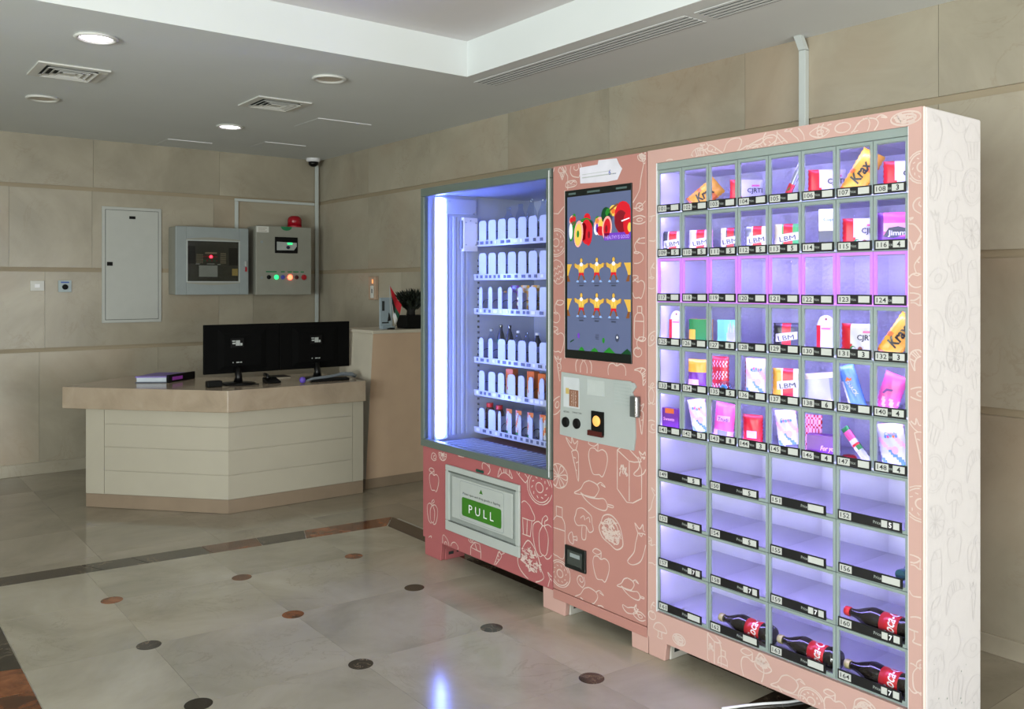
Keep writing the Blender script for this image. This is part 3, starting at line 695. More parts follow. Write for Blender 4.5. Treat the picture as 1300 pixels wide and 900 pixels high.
MO['apple'] = [smooth([(0, .42), (.28, .55), (.55, .42), (.62, .05), (.5, -.45), (.3, -.85), (.1, -.78), (-.1, -.82), (-.32, -.8), (-.5, -.4), (-.6, .1), (-.5, .46), (-.22, .54)], True), [(0, .42), (.02, .85)], leaf(-.3, .82, .32, .3)]
MO['pepper'] = [smooth([(0, .5), (.3, .62), (.6, .4), (.62, -.1), (.45, -.7), (.2, -.9), (0, -.78), (-.2, -.9), (-.45, -.7), (-.62, -.1), (-.6, .4), (-.3, .62)], True), smooth([(-.05, .5), (-.25, .1), (-.22, -.6), (-.05, -.8)]), smooth([(.05, .5), (.28, .1), (.22, -.6), (.08, -.8)]), smooth([(-.1, .55), (-.05, .8), (.15, .98), (.25, .85), (.08, .7), (.1, .52)])]
MO['carrot'] = [smooth([(-.12, .35), (.1, .42), (.26, .3), (.24, -.2), (.16, -.98), (.02, -.3), (-.12, .35)]), smooth([(.02, .4), (-.2, .6), (-.4, .98), (-.1, .72), (-.05, 1.0), (.08, .7), (.3, .85), (.14, .42)]), [(-.02, .1), (.1, .05)], [(.22, -.1), (.1, -.16)], [(.04, -.45), (.12, -.5)]]
MO['chili'] = [smooth([(-.2, .75), (-.45, .55), (-.65, .1), (-.98, -.25), (-.5, -.22), (0, -.2), (.15, -.05), (.3, .35), (.2, .62), (.0, .72), (-.2, .75)]), smooth([(.2, .62), (.4, .82), (.62, .6), (.4, .7)]), smooth([(-.65, -.12), (-.3, -.28), (.2, -.22), (.55, -.12), (.72, -.45), (.6, -.8), (.1, -.78), (-.35, -.5), (-.65, -.12)]), smooth([(.7, -.5), (.98, -.5), (1.0, -.38), (.74, -.38)])]
MO['broccoli'] = [smooth([(-.1, -.1), (-.5, -.2), (-.72, .1), (-.62, .45), (-.5, .8), (-.1, .95), (.3, .8), (.6, .6), (.66, .2), (.75, -.2), (.45, -.4), (.2, -.1), (-.1, -.1)]), smooth([(-.1, -.1), (-.15, -.5), (-.1, -.95), (.15, -.9), (.2, -.5), (.22, -.1)]), smooth([(-.25, .3), (0, .5), (.1, .25)]), smooth([(.2, .35), (.42, .5), (.5, .2)])]
MO['donut'] = [circ(0, 0, .95), circ(0, 0, .28), circ(0, 0, .8, .82, .3, 5.8)]+[[(.52*math.cos(a), .52*math.sin(a)), (.62*math.cos(a+.22), .62*math.sin(a+.22))] for a in [k*.62 for k in range(10)]]
MO['flower'] = [circ(0, 0, .8)]+[smooth([(0, 0), (.7*math.cos(a-.25), .7*math.sin(a-.25)), (.7*math.cos(a+.25), .7*math.sin(a+.25)), (0, 0)], False, 3) for a in [k*PI/3 for k in range(6)]]
MO['cupcake'] = [smooth([(-.6, -.05), (-.7, .25), (-.45, .55), (-.1, .9), (.3, .75), (.5, .5), (.7, .2), (.55, -.05), (-.6, -.05)]), [(-.5, -.05), (-.38, -.95), (.38, -.95), (.5, -.05)], [(-.2, -.05), (-.15, -.95)], [(.15, -.05), (.12, -.95)]]
MO['carton'] = [[(-.5, .75), (-.18, .98), (.35, .6), (.5, .25), (.5, -.72), (.15, -.95), (-.1, -.98), (-.5, -.6), (-.5, .75)], [(-.5, .75), (0, .45), (0, -.92)], [(0, .45), (.2, .45), (.5, .52), (.35, .66)]]+scribble(-.25, 0, .2, .45, 12)
MO['milk'] = [[(-.45, .55), (-.1, .95), (.35, .95), (.45, .5), (.45, -.9), (-.45, -.9), (-.45, .55), (.45, .5)], [(-.1, .95), (.1, .55)]]
MO['bottle'] = [smooth([(-.12, .6), (-.3, .4), (-.35, 0), (-.35, -.85), (-.1, -.98), (.25, -.95), (.3, 0), (.28, .4), (.14, .6)]), [(-.15, .6), (-.15, .98), (.16, .98), (.16, .6), (-.15, .6)], [(-.35, .1), (.3, .1)]]
MO['aubergine'] = [smooth([(.1, .55), (-.05, .1), (-.15, -.3), (-.55, -.75), (-.25, -.85), (.25, -.6), (.5, -.1), (.62, .4), (.5, .6), (.1, .55)]), smooth([(.1, .55), (-.1, .95), (.2, .75), (.4, .98), (.45, .72), (.75, .65), (.5, .58)]), smooth([(.15, .6), (.3, .45), (.4, .62)])]
MO['cherry'] = [circ(-.1, -.5, .42), smooth([(-.1, -.1), (-.2, .4), (.1, .9)]), leaf(.35, .7, .4, .35), smooth([(-.25, -.15), (-.05, -.22), (.1, -.12)])]
MO['lemon'] = [smooth([(-.9, 0), (-.5, .35), (.1, .5), (.6, .3), (.95, 0), (.6, -.35), (.1, -.5), (-.5, -.35)], True), circ(.1, 0, .3, .2)]
MO['mushroom'] = [smooth([(-.9, 0), (-.6, .6), (0, .85), (.6, .6), (.9, 0), (.4, -.12), (-.4, -.12), (-.9, 0)]), smooth([(-.25, -.1), (-.22, -.6), (-.3, -.9), (.3, -.9), (.22, -.6), (.25, -.1)])]
MO['rose'] = [smooth([(-.8, .1), (-.7, .6), (-.2, .9), (.4, .7), (.75, .2), (.95, -.4), (.6, -.85), (.1, -.8), (-.5, -.7), (-.85, -.3)], True), smooth([(-.6, .1), (-.5, .45), (-.1, .7), (.3, .5), (.6, 0), (.6, -.5), (.1, -.6), (-.4, -.5)], True)]+scribble(0, 0, .78, .66, 80)
MO['popcorn'] = [smooth([(-.8, -.3), (-.6, .3), (-.3, .9), (.1, .8), (.5, .4), (.7, 0), (.95, -.4), (.3, -.9), (-.5, -.75)], True)]+scribble(0, 0, .75, .65, 40)
MO['croissant'] = [smooth([(-.9, -.5), (-.5, .3), (0, .6), (.6, .35), (.95, -.5), (.5, -.2), (0, 0), (-.5, -.15)], True), [(-.4, .35), (-.3, -.05)], [(0, .6), (0, 0)], [(.4, .45), (.3, -.08)], [(.68, .25), (.6, -.22)], [(.2, .55), (.15, -.02)]]
MO['cone'] = [[(-.5, .1), (0, -.98), (.5, .1)], smooth([(-.6, .1), (-.6, .5), (-.2, .9), (.3, .85), (.6, .45), (.58, .1), (0, -.02)], True), [(-.3, .05), (.15, -.65)], [(.3, .05), (-.15, -.65)]]
MO['hexa'] = [[(-.6, .8), (.2, .9), (.55, .4), (.55, -.5), (.1, -.9), (-.6, -.8)], smooth([(-.6, .8), (-.2, .5), (0, .9), (.4, .55), (.2, .9)])]
MO['pinecone'] = [smooth([(0, .9), (.5, .5), (.6, -.1), (.3, -.8), (-.3, -.8), (-.6, -.1), (-.5, .5)], True)]+[smooth([(-.5+.33*i, .4-.4*j), (-.33+.33*i, .2-.4*j), (-.17+.33*i, .4-.4*j)], False, 2) for i in range(3) for j in range(3)]
MO['swirl'] = [smooth([(-.8, -.5), (-.6, .3), (-.1, .6), (.5, .4), (.7, -.1), (.3, -.5), (-.1, -.3), (0, .1), (.3, .1)]), smooth([(-.8, -.5), (0, -.85), (.8, -.5)])]
MO['eclair'] = [smooth([(-.9, -.2), (-.7, .25), (0, .35), (.7, .3), (.95, -.1), (.6, -.4), (-.6, -.45)], True), smooth([(-.75, .05), (-.4, .2), (0, 0), (.4, .22), (.75, .02)])]+[[(-.5+.25*i, -.1), (-.42+.25*i, -.28)] for i in range(5)]
MO['blob'] = [circ(0, 0, .8, .6), circ(0, 0, .55, .35)]+scribble(0, 0, .7, .5, 30)

def clip_seg(a, b, allow, holes):
    m = ((a[0]+b[0])/2, (a[1]+b[1])/2)
    for p in (a, b, m):
        if not (allow[0] < p[0] < allow[1] and allow[2] < p[1] < allow[3]): return False
        for h in holes:
            if h[0] < p[0] < h[1] and h[2] < p[1] < h[3]: return False
    return True
def print_motifs(lst, to3, allow, holes, w=.0037, nrm=(-1, 0, 0), name='printed_doodles', mats=None, parent=None):
    """each motif: (name, centre s, centre z, half height, rotation in degrees, aspect); flat line print lying on the surface"""
    b = MB()
    for mo, cs, cz, h, rot, asp in lst:
        ca, sa = math.cos(math.radians(rot)), math.sin(math.radians(rot))
        for li, pl in enumerate(MO[mo]):
            ww = w*(1.15 if mo in ('rose', 'popcorn', 'blob') else 1)
            pts = []
            for x, y in pl:
                x, y = x*h*asp*(1.25 if abs(rot) < 45 else 1.0), y*h*1.08; pts.append((cs+x*ca-y*sa, cz+x*sa+y*ca))
            # resample so that clipping is even
            q = [pts[0]]
            for p in pts[1:]:
                d = math.dist(q[-1], p)
                if d < 1e-6: continue
                k = max(1, int(d/.006)); a0 = q[-1]
                q += [(a0[0]+(p[0]-a0[0])*i/k, a0[1]+(p[1]-a0[1])*i/k) for i in range(1, k+1)]
            nr = []
            for i in range(len(q)):
                a, c = q[max(0, i-1)], q[min(len(q)-1, i+1)]; dx, dy = c[0]-a[0], c[1]-a[1]; l = math.hypot(dx, dy) or 1
                v = .75+.5*abs(math.sin(i*.21+cs*40)); nr.append((-dy/l*ww/2*v, dx/l*ww/2*v))
            for i in range(len(q)-1):
                lift = Vector(nrm)*(.00002*li+.000012*(i % 9))
                if clip_seg(q[i], q[i+1], allow, holes):
                    A, B = q[i], q[i+1]
                    b.poly([Vector(to3(*q_))+lift for q_ in ((A[0]+nr[i][0], A[1]+nr[i][1]), (B[0]+nr[i+1][0], B[1]+nr[i+1][1]), (B[0]-nr[i+1][0], B[1]-nr[i+1][1]), (A[0]-nr[i][0], A[1]-nr[i][1]))])
    o = b.build(name, mats, parent, recalc=False); o['kind'] = 'stuff'; return o
def atpx(lst, x=XF):
    """motif centres read off the photograph on the plane of the machine fronts; s = -y so that s grows to the right"""
    out = []
    for m in lst:
        p = onX(m[1], m[2], x); out.append((m[0], -p.y, p.z, m[3], m[4] if len(m) > 4 else 0, m[5] if len(m) > 5 else 1))
    return out

# ---------------------------------------------------------------- vending machine (glass-fronted cooler + touch screen column)
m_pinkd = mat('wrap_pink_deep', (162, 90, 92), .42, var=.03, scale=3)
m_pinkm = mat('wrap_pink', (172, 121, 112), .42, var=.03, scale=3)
m_pinkl = mat('wrap_pink_light', (188, 151, 142), .42, var=.03, scale=3)
m_print = mat('print_white', (202, 182, 174), .45, var=.05)
m_frame = mat('metal_frame', (104, 116, 110), .35, .35, var=.02)
m_liner = mat('fridge_liner', (176, 184, 208), .4, var=.02)
m_linerd = mat('fridge_metal', (150, 158, 172), .35, .5, var=.03)
m_led = mat('led_tube', (235, 238, 255), emit=52, ecol=(108, 132, 255))
m_foot = mat('foot_steel', (188, 184, 176), .5)
m_glass = glass('clear_glass', (.985, .99, .995))
m_under = mat('underside', (60, 50, 44), .8)
VX1 = 3.26
Y0, YM, Y1 = 2.325, 2.874, 3.916
VB, VT = .092, 1.91
vm = thing('vending_machine', 'pink vending machine with doodle print, lit glass cooler and touch screen column', 'vending machine', (2.86, 3.12, 0))
cY0, cY1, cZ0, cZ1 = 2.90, 3.935-.012, .575, 1.885
b = MB()
b.box(XF+.018, VX1, 3.9235, 3.9275, VB, VT, 0)                   # left outer skin
b.box(XF+.018, VX1, 2.874, 2.89, .56, VT, 0)                      # partition
b.box(XF+.018, VX1, 2.89, 3.9235, 1.888, VT, 0)                   # roof
b.box(VX1-.04, VX1, 2.89, 3.9235, .56, 1.888, 0)                  # back
b.box(XF+.012, VX1, 2.874, 3.9275, VB, .56, 0)                    # compressor bay
b.box(XF+.018, VX1, Y0, 2.8735, VB, VT, 0)                        # column body
b.build('cabinet', m_pinkm, vm)
b = MB(); LY = 3.9225
b.box(XF+.02, VX1-.041, LY-.001, LY+.0008, .5605, 1.8875)
b.box(XF+.02, VX1-.041, 2.8905, 2.893, .5605, 1.8875); b.box(XF+.02, VX1-.041, 2.893, LY-.001, 1.884, 1.8875); b.box(VX1-.044, VX1-.041, 2.893, LY-.001, .5605, 1.884)
b.build('cooler_liner', m_liner, vm)
# things seen on the left inner wall
b = MB()
for k in range(5): b.box(2.62+k*.028, 2.637+k*.028, LY-.006-.004*(k % 2), LY-.0012, .60, 1.77)
b.build('air_channel', m_liner, vm, bevel=.002)
MB().box(2.60, 2.80, LY-.014, LY-.0012, 1.785, 1.868).build('upper_bracket', m_liner, vm, bevel=.003)
mp = MB().box(2.70, 2.795, LY-.034, LY-.0065-.004, 1.585, 1.768).build('control_cover', m_whitegloss, vm, bevel=.004)
b = MB()
for yy, zz in ((2.715, 1.74), (2.715, 1.62), (2.78, 1.74), (2.78, 1.62), (2.745, 1.75)): b.lathe([(.004, 0), (.003, .002)], (yy, LY-.0342, zz), (0, -1, 0), 8)
b.box(2.688, 2.697, LY-.03, LY-.0125, 1.60, 1.75)
b.build('screw', m_linerd, mp)
for zz in (1.80, 1.87):
    MB().lathe([(.005, 0), (.004, .003)], (2.62 if zz > 1.85 else 2.78, LY-.0142, zz-.01 if zz < 1.85 else 1.85), (0, -1, 0), 10).build('screw', m_linerd, vm)
# LED light bar
lb = MB().box(2.528, 2.612, LY-.012, LY-.0012, .585, 1.87).build('light_housing', m_whitegloss, vm, bevel=.003)
MB().box(2.545, 2.585, LY-.026, LY-.0122, .60, 1.862).build('light_tube', m_led, lb, bevel=.004)
# shelves
RZ = [1.63, 1.448, 1.264, 1.0, .822, .62]
m_plate = mat('lane_plate', (190, 200, 225), .45, var=.02)
m_wire = mat('spiral_wire', (52, 56, 66), .35, .6)
m_rail = mat('price_rail', (196, 202, 214), .3, .2)
m_tag = mat('rail_tag', (88, 94, 116), .5)
m_tagw = mat('rail_tag_white', (230, 234, 245), .5)
PI_ = .0855; SX = 2.79
def plate_mesh(w, h):
    b = MB(); pts = [(0, 0)]+[(0, h-.018)]+[(.018-.018*math.cos(a), h-.018+.018*math.sin(a)) for a in (PI/6, PI/3, PI/2)]+[(w-.018+.018*math.sin(a), h-.018+.018*math.cos(a)) for a in (0, PI/6, PI/3)]+[(w, h-.018), (w, 0)]
    b.ext([(SX, -s, z) for s, z in pts], (.003, 0, 0)); b.box(SX+.003, SX+.30, -.003, 0, 0, h-.03)
    return b
spiral_pts = [(SX+.012+.32*t, .033*math.cos(2*PI*7*t), .036+.033*math.sin(2*PI*7*t)) for t in [i/84 for i in range(85)]]
first_plate = {}; first_sp = None
for r, rz in enumerate(RZ):
    sh = MB().box(SX+.006, VX1-.05, 2.90, LY-.004, rz-.016, rz-.012).box(SX+.006, SX+.02, 2.90, LY-.004, rz-.012, rz+.004).build('shelf', m_liner, vm)
    MB().hull8([(SX-.001, 2.90, rz-.018), (SX+.005, 2.90, rz-.018), (SX+.005, LY-.006, rz-.018), (SX-.001, LY-.006, rz-.018)], [(SX-.004, 2.90, rz+.014), (SX+.005, 2.90, rz+.014), (SX+.005, LY-.006, rz+.014), (SX-.004, LY-.006, rz+.014)]).build('price_rail', m_rail, sh)
    w = .066 if r < 3 else .05; h = [.105, .112, .115, .105, .105, .105][r]
    ww = [w]*11
    if r == 5: ww = [.05, .062]+[.024, .03]*5
    if r == 4: ww = [.05, .06, .052, .06, .05, .034]+[.034]*5
    if r == 2: ww = [.030, .034]+[.034, .034, .034]+[.06]*6
    if r == 3: ww = [.04, .038]+[.062]*9
    for k in range(11):
        key = (r, round(ww[k], 3)); y = 3.886-.012-PI_*k
        if y-.07 < 2.893: break
        if key not in first_plate:
            o = plate_mesh(ww[k], h).build('lane_plate', m_plate, sh); o.location = Vector((0, y, rz+.0145)); first_plate[key] = o
        else:
            o = first_plate[key].copy(); C.objects.link(o); o.parent = sh; o.location = Vector((0, y, rz+.0145))
        if first_sp is None:
            first_sp = MB().tube(spiral_pts, .0022, 4).build('spiral', m_wire, sh); so = first_sp
        else: so = first_sp.copy(); C.objects.link(so); so.parent = sh
        so.location = Vector((0, y-.045, rz-.008))
        if so.data.vertices and so is first_sp:
            pass
    rr = random.Random(r); yy = LY-.03
    b = MB()
    while yy > 2.95:
        w_ = rr.choice([.018, .022, .03]); mi_ = rr.choice([0, 0, 1, 0])
        b.box(SX-.0052, SX-.0042, yy-w_, yy, rz-.008, rz+.008, mi_); yy -= w_+rr.uniform(.012, .035)
    g = b.build('price_tags', [m_tag, m_tagw], sh); g['kind'] = 'stuff'
# cooler floor: bright metal drop tray
MB().box(XF+.03, SX-.02, 2.896, LY-.014, .5608, .575).build('drop_tray', m_linerd, vm)
b = MB()
for k in range(24): b.box(XF+.05, SX-.04, 2.93+k*.04, 2.94+k*.04, .5752, .579)
g = b.build('drop_tray_ribs', m_rail, vm); g['kind'] = 'stuff'
b = MB()
for k in range(30): b.box(SX+.008, SX+.011, 3.885, 3.90, .66+k*.03, .672+k*.03)
g = b.build('shelf_holes', m_slot, vm); g['kind'] = 'stuff'
# glass door frame and pane
F0, F1, G0, G1 = 2.876, 3.918, .567, 1.905
for nm, a in (('frame_top', (F0, F1, G1-.042, G1)), ('frame_bottom', (F0, F1, G0, G0+.038)), ('frame_side', (F0, F0+.028, G0+.0385, G1-.0425)), ('frame_side', (F1-.030, F1, G0+.0385, G1-.0425))):
    MB().box(XF-.014, XF+.016, a[0], a[1], a[2], a[3]).build(nm, m_frame, vm, bevel=.003)
MB().box(XF-.002, XF+.004, F0+.029, F1-.031, G0+.039, G1-.043).build('glass_pane', m_glass, vm)
MB().box(XF-.0165, XF-.0145, F0+.004, F0+.008, G0+.01, G1-.01).build('edge_trim', m_whitegloss, vm)
# lower front panel
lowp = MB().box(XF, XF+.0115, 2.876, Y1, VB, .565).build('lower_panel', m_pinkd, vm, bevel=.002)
# delivery flap
fl = MB()
def FY(u, v, x=XF): p = onX(u, v, x); return p.y, p.z
fy0, fy1, fz0, fz1 = 3.092, 3.690, .178, .505
b = MB(); w = .03
b.box(XF-.012, XF-.0003, fy0, fy1, fz1-w, fz1).box(XF-.012, XF-.0003, fy0, fy1, fz0, fz0+.05).box(XF-.012, XF-.0003, fy1-.035, fy1, fz0+.05, fz1-w).box(XF-.012, XF-.0003, fy0, fy0+.03, fz0+.05, fz1-w)
m_flapw = mat('flap_white', (168, 173, 169), .45, var=.02)
fr = b.build('flap_frame', m_flapw, vm, bevel=.004)
MB().box(XF-.004, XF-.0004, fy0+.0302, fy1-.0352, fz0+.0502, fz1-w-.0002).build('flap_recess', mat('recess_grey', (138, 144, 140), .5), fr)
MB().box(XF-.011, XF-.0042, fy0+.05, fy1-.06, fz0+.075, fz1-w-.018).build('flap', m_flapw, fr, bevel=.003)
b = MB().box(XF-.0124, XF-.0121, fy0+.025, fy1-.03, fz1-.034, fz1-.026)
b.build('flap_slot', mat('slot_grey', (84, 90, 86), .6), fr)
MB().box(XF-.0124, XF-.0121, fy0+.025, fy1-.03, fz0+.048, fz0+.053).build('flap_slot', mat('slot_grey', (84, 90, 86), .6), fr)
b = MB()
def rrect(y0, y1, z0, z1, r, x, n=5):
    pts = []
    for cy, cz, a0 in ((y1-r, z1-r, 0), (y0+r, z1-r, PI/2), (y0+r, z0+r, PI), (y1-r, z0+r, 3*PI/2)):
        pts += [(x, cy+r*math.cos(a0+PI/2*i/n), cz+r*math.sin(a0+PI/2*i/n)) for i in range(n+1)]
    return pts
ly0, ly1, lz0, lz1 = 3.205, 3.56, .262, .448
b.ext(rrect(ly0, ly1, lz0, lz1, .014, XF-.0116), (.0004, 0, 0), 0)
b.ext(rrect(ly0+.0025, ly1-.0025, lz0+.0025, lz1-.0025, .012, XF-.0119), (.0003, 0, 0), 1)
b.ext(rrect(ly0+.018, ly1-.018, lz0+.018, lz0+.108, .012, XF-.0122), (.0003, 0, 0), 2)
T = lambda y, z, x=XF-.0127: (lambda s, h: (x, y-s, z+h))
b.text('P U L L', .058, T((ly0+ly1)/2, lz0+.040), 3, width=.20, align='C')
b.text('Please open and drop goods in flap/ing', .016, T((ly0+ly1)/2, lz0+.122), 4, width=.30, align='C')
yc, zc = (ly0+ly1)/2, lz0+.15
b.ext([(XF-.0126, yc-.014, zc), (XF-.0126, yc+.014, zc), (XF-.0126, yc, zc+.02)], (.0003, 0, 0), 2)
b.build('pull_sticker', [m_gray, m_flapw, mat('pull_green', (52, 112, 24), .5), m_whitegloss, m_slot], fr, recalc=True)
MB().box(XF-.006, XF-.0004, 3.375, 3.435, .509, .522).build('flap_sensor', mat('sensor_green', (16, 66, 54), .3), vm, bevel=.002)
# touch screen column door
door = MB().box(XF, XF+.0175, Y0+.001, 2.8725, .103, VT).build('column_door', m_pinkm, vm, bevel=.003)
MB().box(XF, XF+.0175, Y0+.001, 2.8725, .060, .1005).build('column_skirt', m_pinkm, vm, bevel=.003)
sy0, sy1, sz0, sz1 = 2.400, 2.789, 1.097, 1.798
m_bezel = mat('screen_bezel', (14, 20, 18), .3)
bez = MB().box(XF-.006, XF-.0003, sy0, sy1, sz0, sz1).build('screen_bezel', m_bezel, vm, bevel=.001)
m_scr = mat('screen_glow', (70, 78, 104), .25, emit=.42, ecol=(98, 108, 146), var=.01)
dy0, dy1, dz0, dz1 = sy0+.003, sy1-.017, sz0+.036, sz1-.028
MB().box(XF-.0068, XF-.0061, dy0, dy1, dz0, dz1).build('display', m_scr, bez)
scr = lambda nm, c, e=.42: mat('screen_'+nm, c, .3, emit=e, var=.02)
SM = [scr('red', (180, 20, 34)), scr('darkred', (110, 12, 26)), scr('green', (30, 110, 36)), scr('darkgreen', (10, 56, 30)), scr('yellow', (206, 172, 76)), scr('pink', (226, 150, 140)), scr('white', (205, 208, 220)), scr('purple', (96, 50, 160)), scr('purpletext', (176, 150, 220)), scr('orange', (196, 96, 40)), scr('grey', (50, 56, 76)), scr('blue', (120, 150, 200)), scr('bodyyellow', (190, 150, 62)), scr('brown', (110, 66, 34))]
sx_, sz_ = dy1-dy0, dz1-dz0
layer = [0]
def SP(s, t, lay): return (XF-.0070-.00003*lay, dy1-s*sx_, dz1-t*sz_)
def sell(b, s, t, rs, rt, mi, lay, n=18, rot=0, asp=sx_/sz_):
    pts = []
    for i in range(n):
        a = 2*PI*i/n; x, y = rs*math.cos(a), rt*math.sin(a)*1.0
        x2 = x*math.cos(rot)-y*math.sin(rot); y2 = x*math.sin(rot)+y*math.cos(rot)
        pts.append(SP(min(max(s+x2, 0), 1), t+y2*asp, lay))
    b.poly(pts, mi)
def spoly(b, pts, mi, lay): b.poly([SP(min(max(s, 0), 1), t, lay) for s, t in pts], mi)
b = MB()
for s, t, rs, rt, mi, lay, rot in [
    (.09, .155, .055, .06, 5, 1, 0), (.07, .15, .03, .03, 0, 2, 0), (.12, .145, .025, .03, 0, 2, 0), (.09, .20, .05, .16, 2, 1, .2), (.06, .225, .03, .09, 6, 2, 0),
    (.33, .15, .055, .06, 0, 2, 0), (.30, .185, .11, .07, 2, 3, 0), (.24, .20, .06, .05, 6, 4, 0), (.38, .19, .05, .05, 3, 4, 0),
    (.32, .235, .09, .14, 0, 5, 0), (.27, .232, .06, .10, 1, 5, 0), (.19, .245, .075, .15, 5, 6, .1), (.185, .25, .055, .125, 4, 7, .1), (.18, .245, .02, .04, 2, 8, 0), (.36, .25, .055, .13, 0, 7, .1), (.36, .255, .02, .04, 1, 8, 0),
    (.50, .175, .05, .06, 2, 2, 0), (.49, .17, .03, .03, 4, 3, 0), (.53, .205, .09, .10, 5, 3, 0), (.48, .225, .04, .06, 6, 4, 0), (.49, .215, .02, .05, 7, 5, 0), (.56, .195, .05, .06, 4, 4, 0), (.55, .235, .07, .05, 0, 5, .4),
    (.645, .22, .075, .13, 5, 6, .1), (.645, .22, .055, .105, 0, 7, .1), (.635, .225, .02, .04, 1, 8, 0),
    (.63, .14, .075, .09, 3, 3, 0), (.66, .125, .04, .05, 2, 4, .4), (.60, .155, .035, .05, 3, 5, 0), (.69, .155, .04, .05, 10, 4, 0),
    (.745, .115, .065, .06, 4, 4, .3), (.74, .118, .03, .03, 9, 5, 0), (.82, .14, .05, .04, 3, 3, 0),
    (.90, .17, .14, .19, 0, 6, -.2), (.86, .185, .10, .12, 1, 7, -.2), (.95, .20, .06, .12, 0, 8, 0), (.985, .225, .03, .05, 4, 9, 0)]:
    sell(b, s, t, rs, rt, mi, lay, rot=rot)
spoly(b, [(.69, .105), (.80, .07), (.82, .078), (.70, .115)], 13, 6)
spoly(b, [(.86, .180), (.98, .166), (.985, .172), (.87, .188)], 6, 10)
spoly(b, [(.12, .288), (.35, .288), (.34, .294), (.13, .294)], 10, 4)
spoly(b, [(.60, .252), (1, .252), (1, .298), (.60, .298)], 7, 7)
b.text('HEALTHY IS GOOD', .02, lambda s, h: (XF-.00728, dy1-.62*sx_-s, dz1-.290*sz_+h), 8, width=.36*sx_)
def body(cx, cy):
    k = .105
    P = lambda pts, mi, lay: spoly(b, [(cx+x*k, cy-y*k*.60) for x, y in pts if True], mi, lay)
    if cx-k*1.2 < -.02 or cx+k*1.2 > 1.02:
        pass
    P([(-1.15, .55), (-.95, .62), (-.55, .45), (-.3, .52), (.3, .52), (.55, .45), (.95, .62), (1.15, .55), (1.0, .2), (.7, .1), (.45, -.05), (.35, -.5), (-.35, -.5), (-.45, -.05), (-.7, .1), (-1.0, .2)], 12, 2)
    P([(-.28, .52), (-.05, .52), (-.1, -.1), (-.3, -.3)], 4, 3); P([(.28, .52), (.05, .52), (.1, -.1), (.3, -.3)], 4, 3)
    P([(-.36, -.35), (.36, -.35), (.4, -.7), (.1, -.62), (0, -.5), (-.1, -.62), (-.4, -.7)], 0, 4)
    for s in (-1, 1):
        P([(s*.15, -.62), (s*.4, -.62), (s*.62, -1.15), (s*.42, -1.2)], 13, 3); P([(s*.40, -1.15), (s*.64, -1.1), (s*.82, -1.32), (s*.42, -1.34)], 11, 4)
        for q in range(3): P([(s*(1.0+.07*q), .62), (s*(1.03+.07*q), .62), (s*(1.03+.07*q), .1), (s*(1.0+.07*q), .1)], 13, 4)
    sell(b, cx, cy-.85*k*.6, .027, .036, 10, 3); sell(b, cx, cy-.9*k*.6, .02, .026, 12, 4); sell(b, cx, cy-.5*k*.6, .026, .022, 6, 5)
for cy in (.475, .70):
    for cx in (.235, .485, .745): body(cx, cy)
    for cx in (-.02, 1.0):
        s = 1 if cx < .5 else -1
        spoly(b, [(cx, cy-.035), (cx+s*.10, cy-.035), (cx+s*.075, cy-.01), (cx+s*.05, cy+.02), (cx+s*.04, cy+.04), (cx, cy+.04)], 12, 2)
        spoly(b, [(cx+s*.01, cy+.04), (cx+s*.04, cy+.04), (cx+s*.07, cy+.08), (cx+s*.02, cy+.08)], 13, 2)
for cy in (.575, .80):
    for cx in (.235, .485, .745):
        spoly(b, [(cx-.06, cy-.012), (cx+.06, cy-.012), (cx+.06, cy-.008), (cx-.06, cy-.008)], 10, 1)
        spoly(b, [(cx-.035, cy), (cx+.035, cy), (cx+.035, cy+.01), (cx-.035, cy+.01)], 10, 1)
sell(b, .19, .905, .02, .03, 7, 1)
for k in range(4): spoly(b, [(.46, .89+.009*k), (.52, .89+.009*k), (.52, .894+.009*k), (.46, .894+.009*k)], 10, 1)
sell(b, .80, .905, .03, .042, 10, 1); sell(b, .80, .90, .012, .014, 6, 2)
spoly(b, [(.05, .945), (.11, .93), (.115, .936), (.05, .955)], 3, 1); sell(b, .59, .925, .02, .03, 2, 2)
for k, (s, w_) in enumerate(((.24, .05), (.45, .06), (.68, .09), (.95, .09))):
    spoly(b, [(s-w_, 1.0), (s-w_*.6, .985), (s, .975-.01*(k > 1)), (s+w_*.6, .985), (min(1, s+w_), 1.0)], 2 if k < 3 else 3, 2)
g = b.build('screen_graphics', SM, bez, recalc=False); g['kind'] = 'stuff'
b = MB()
for s, w_ in ((.02, .12), (.33, .20), (.78, .16)): b.box(XF-.0068, XF-.0062, dy1-(s+w_)*sx_, dy1-s*sx_, dz1+.009, dz1+.017)
b.build('status_text', scr('dim', (70, 86, 84), .3), bez)
MB().box(XF-.003, XF-.0003, sy1+.0003, sy1+.006, sz0-.003, sz1+.003).build('screen_edge', m_print, vm)
# notice above the screen
b = MB(); p = [FY(*q) for q in ((736, 213), (759, 209), (760, 203.5), (783, 201), (786, 208), (790, 214), (784, 228), (770, 231), (737, 233))]
b.ext([(XF-.0012, y, z) for y, z in p], (.0008, 0, 0), 0)
y_, z_ = FY(739, 226)
for k in range(2): b.box(XF-.0015, XF-.0013, y_-.20+.03*k, y_-.002, z_-.002+.014*k, z_+.002+.014*k-(.002*k), 1)
y_, z_ = FY(773, 222)
b.text('6 ...', .03, T(y_, z_, XF-.0015), 2)
b.build('paper_notice', [mat('notice_paper', (206, 204, 214), .6), m_silver, mat('pen_ink', (70, 90, 190), .6)], vm)
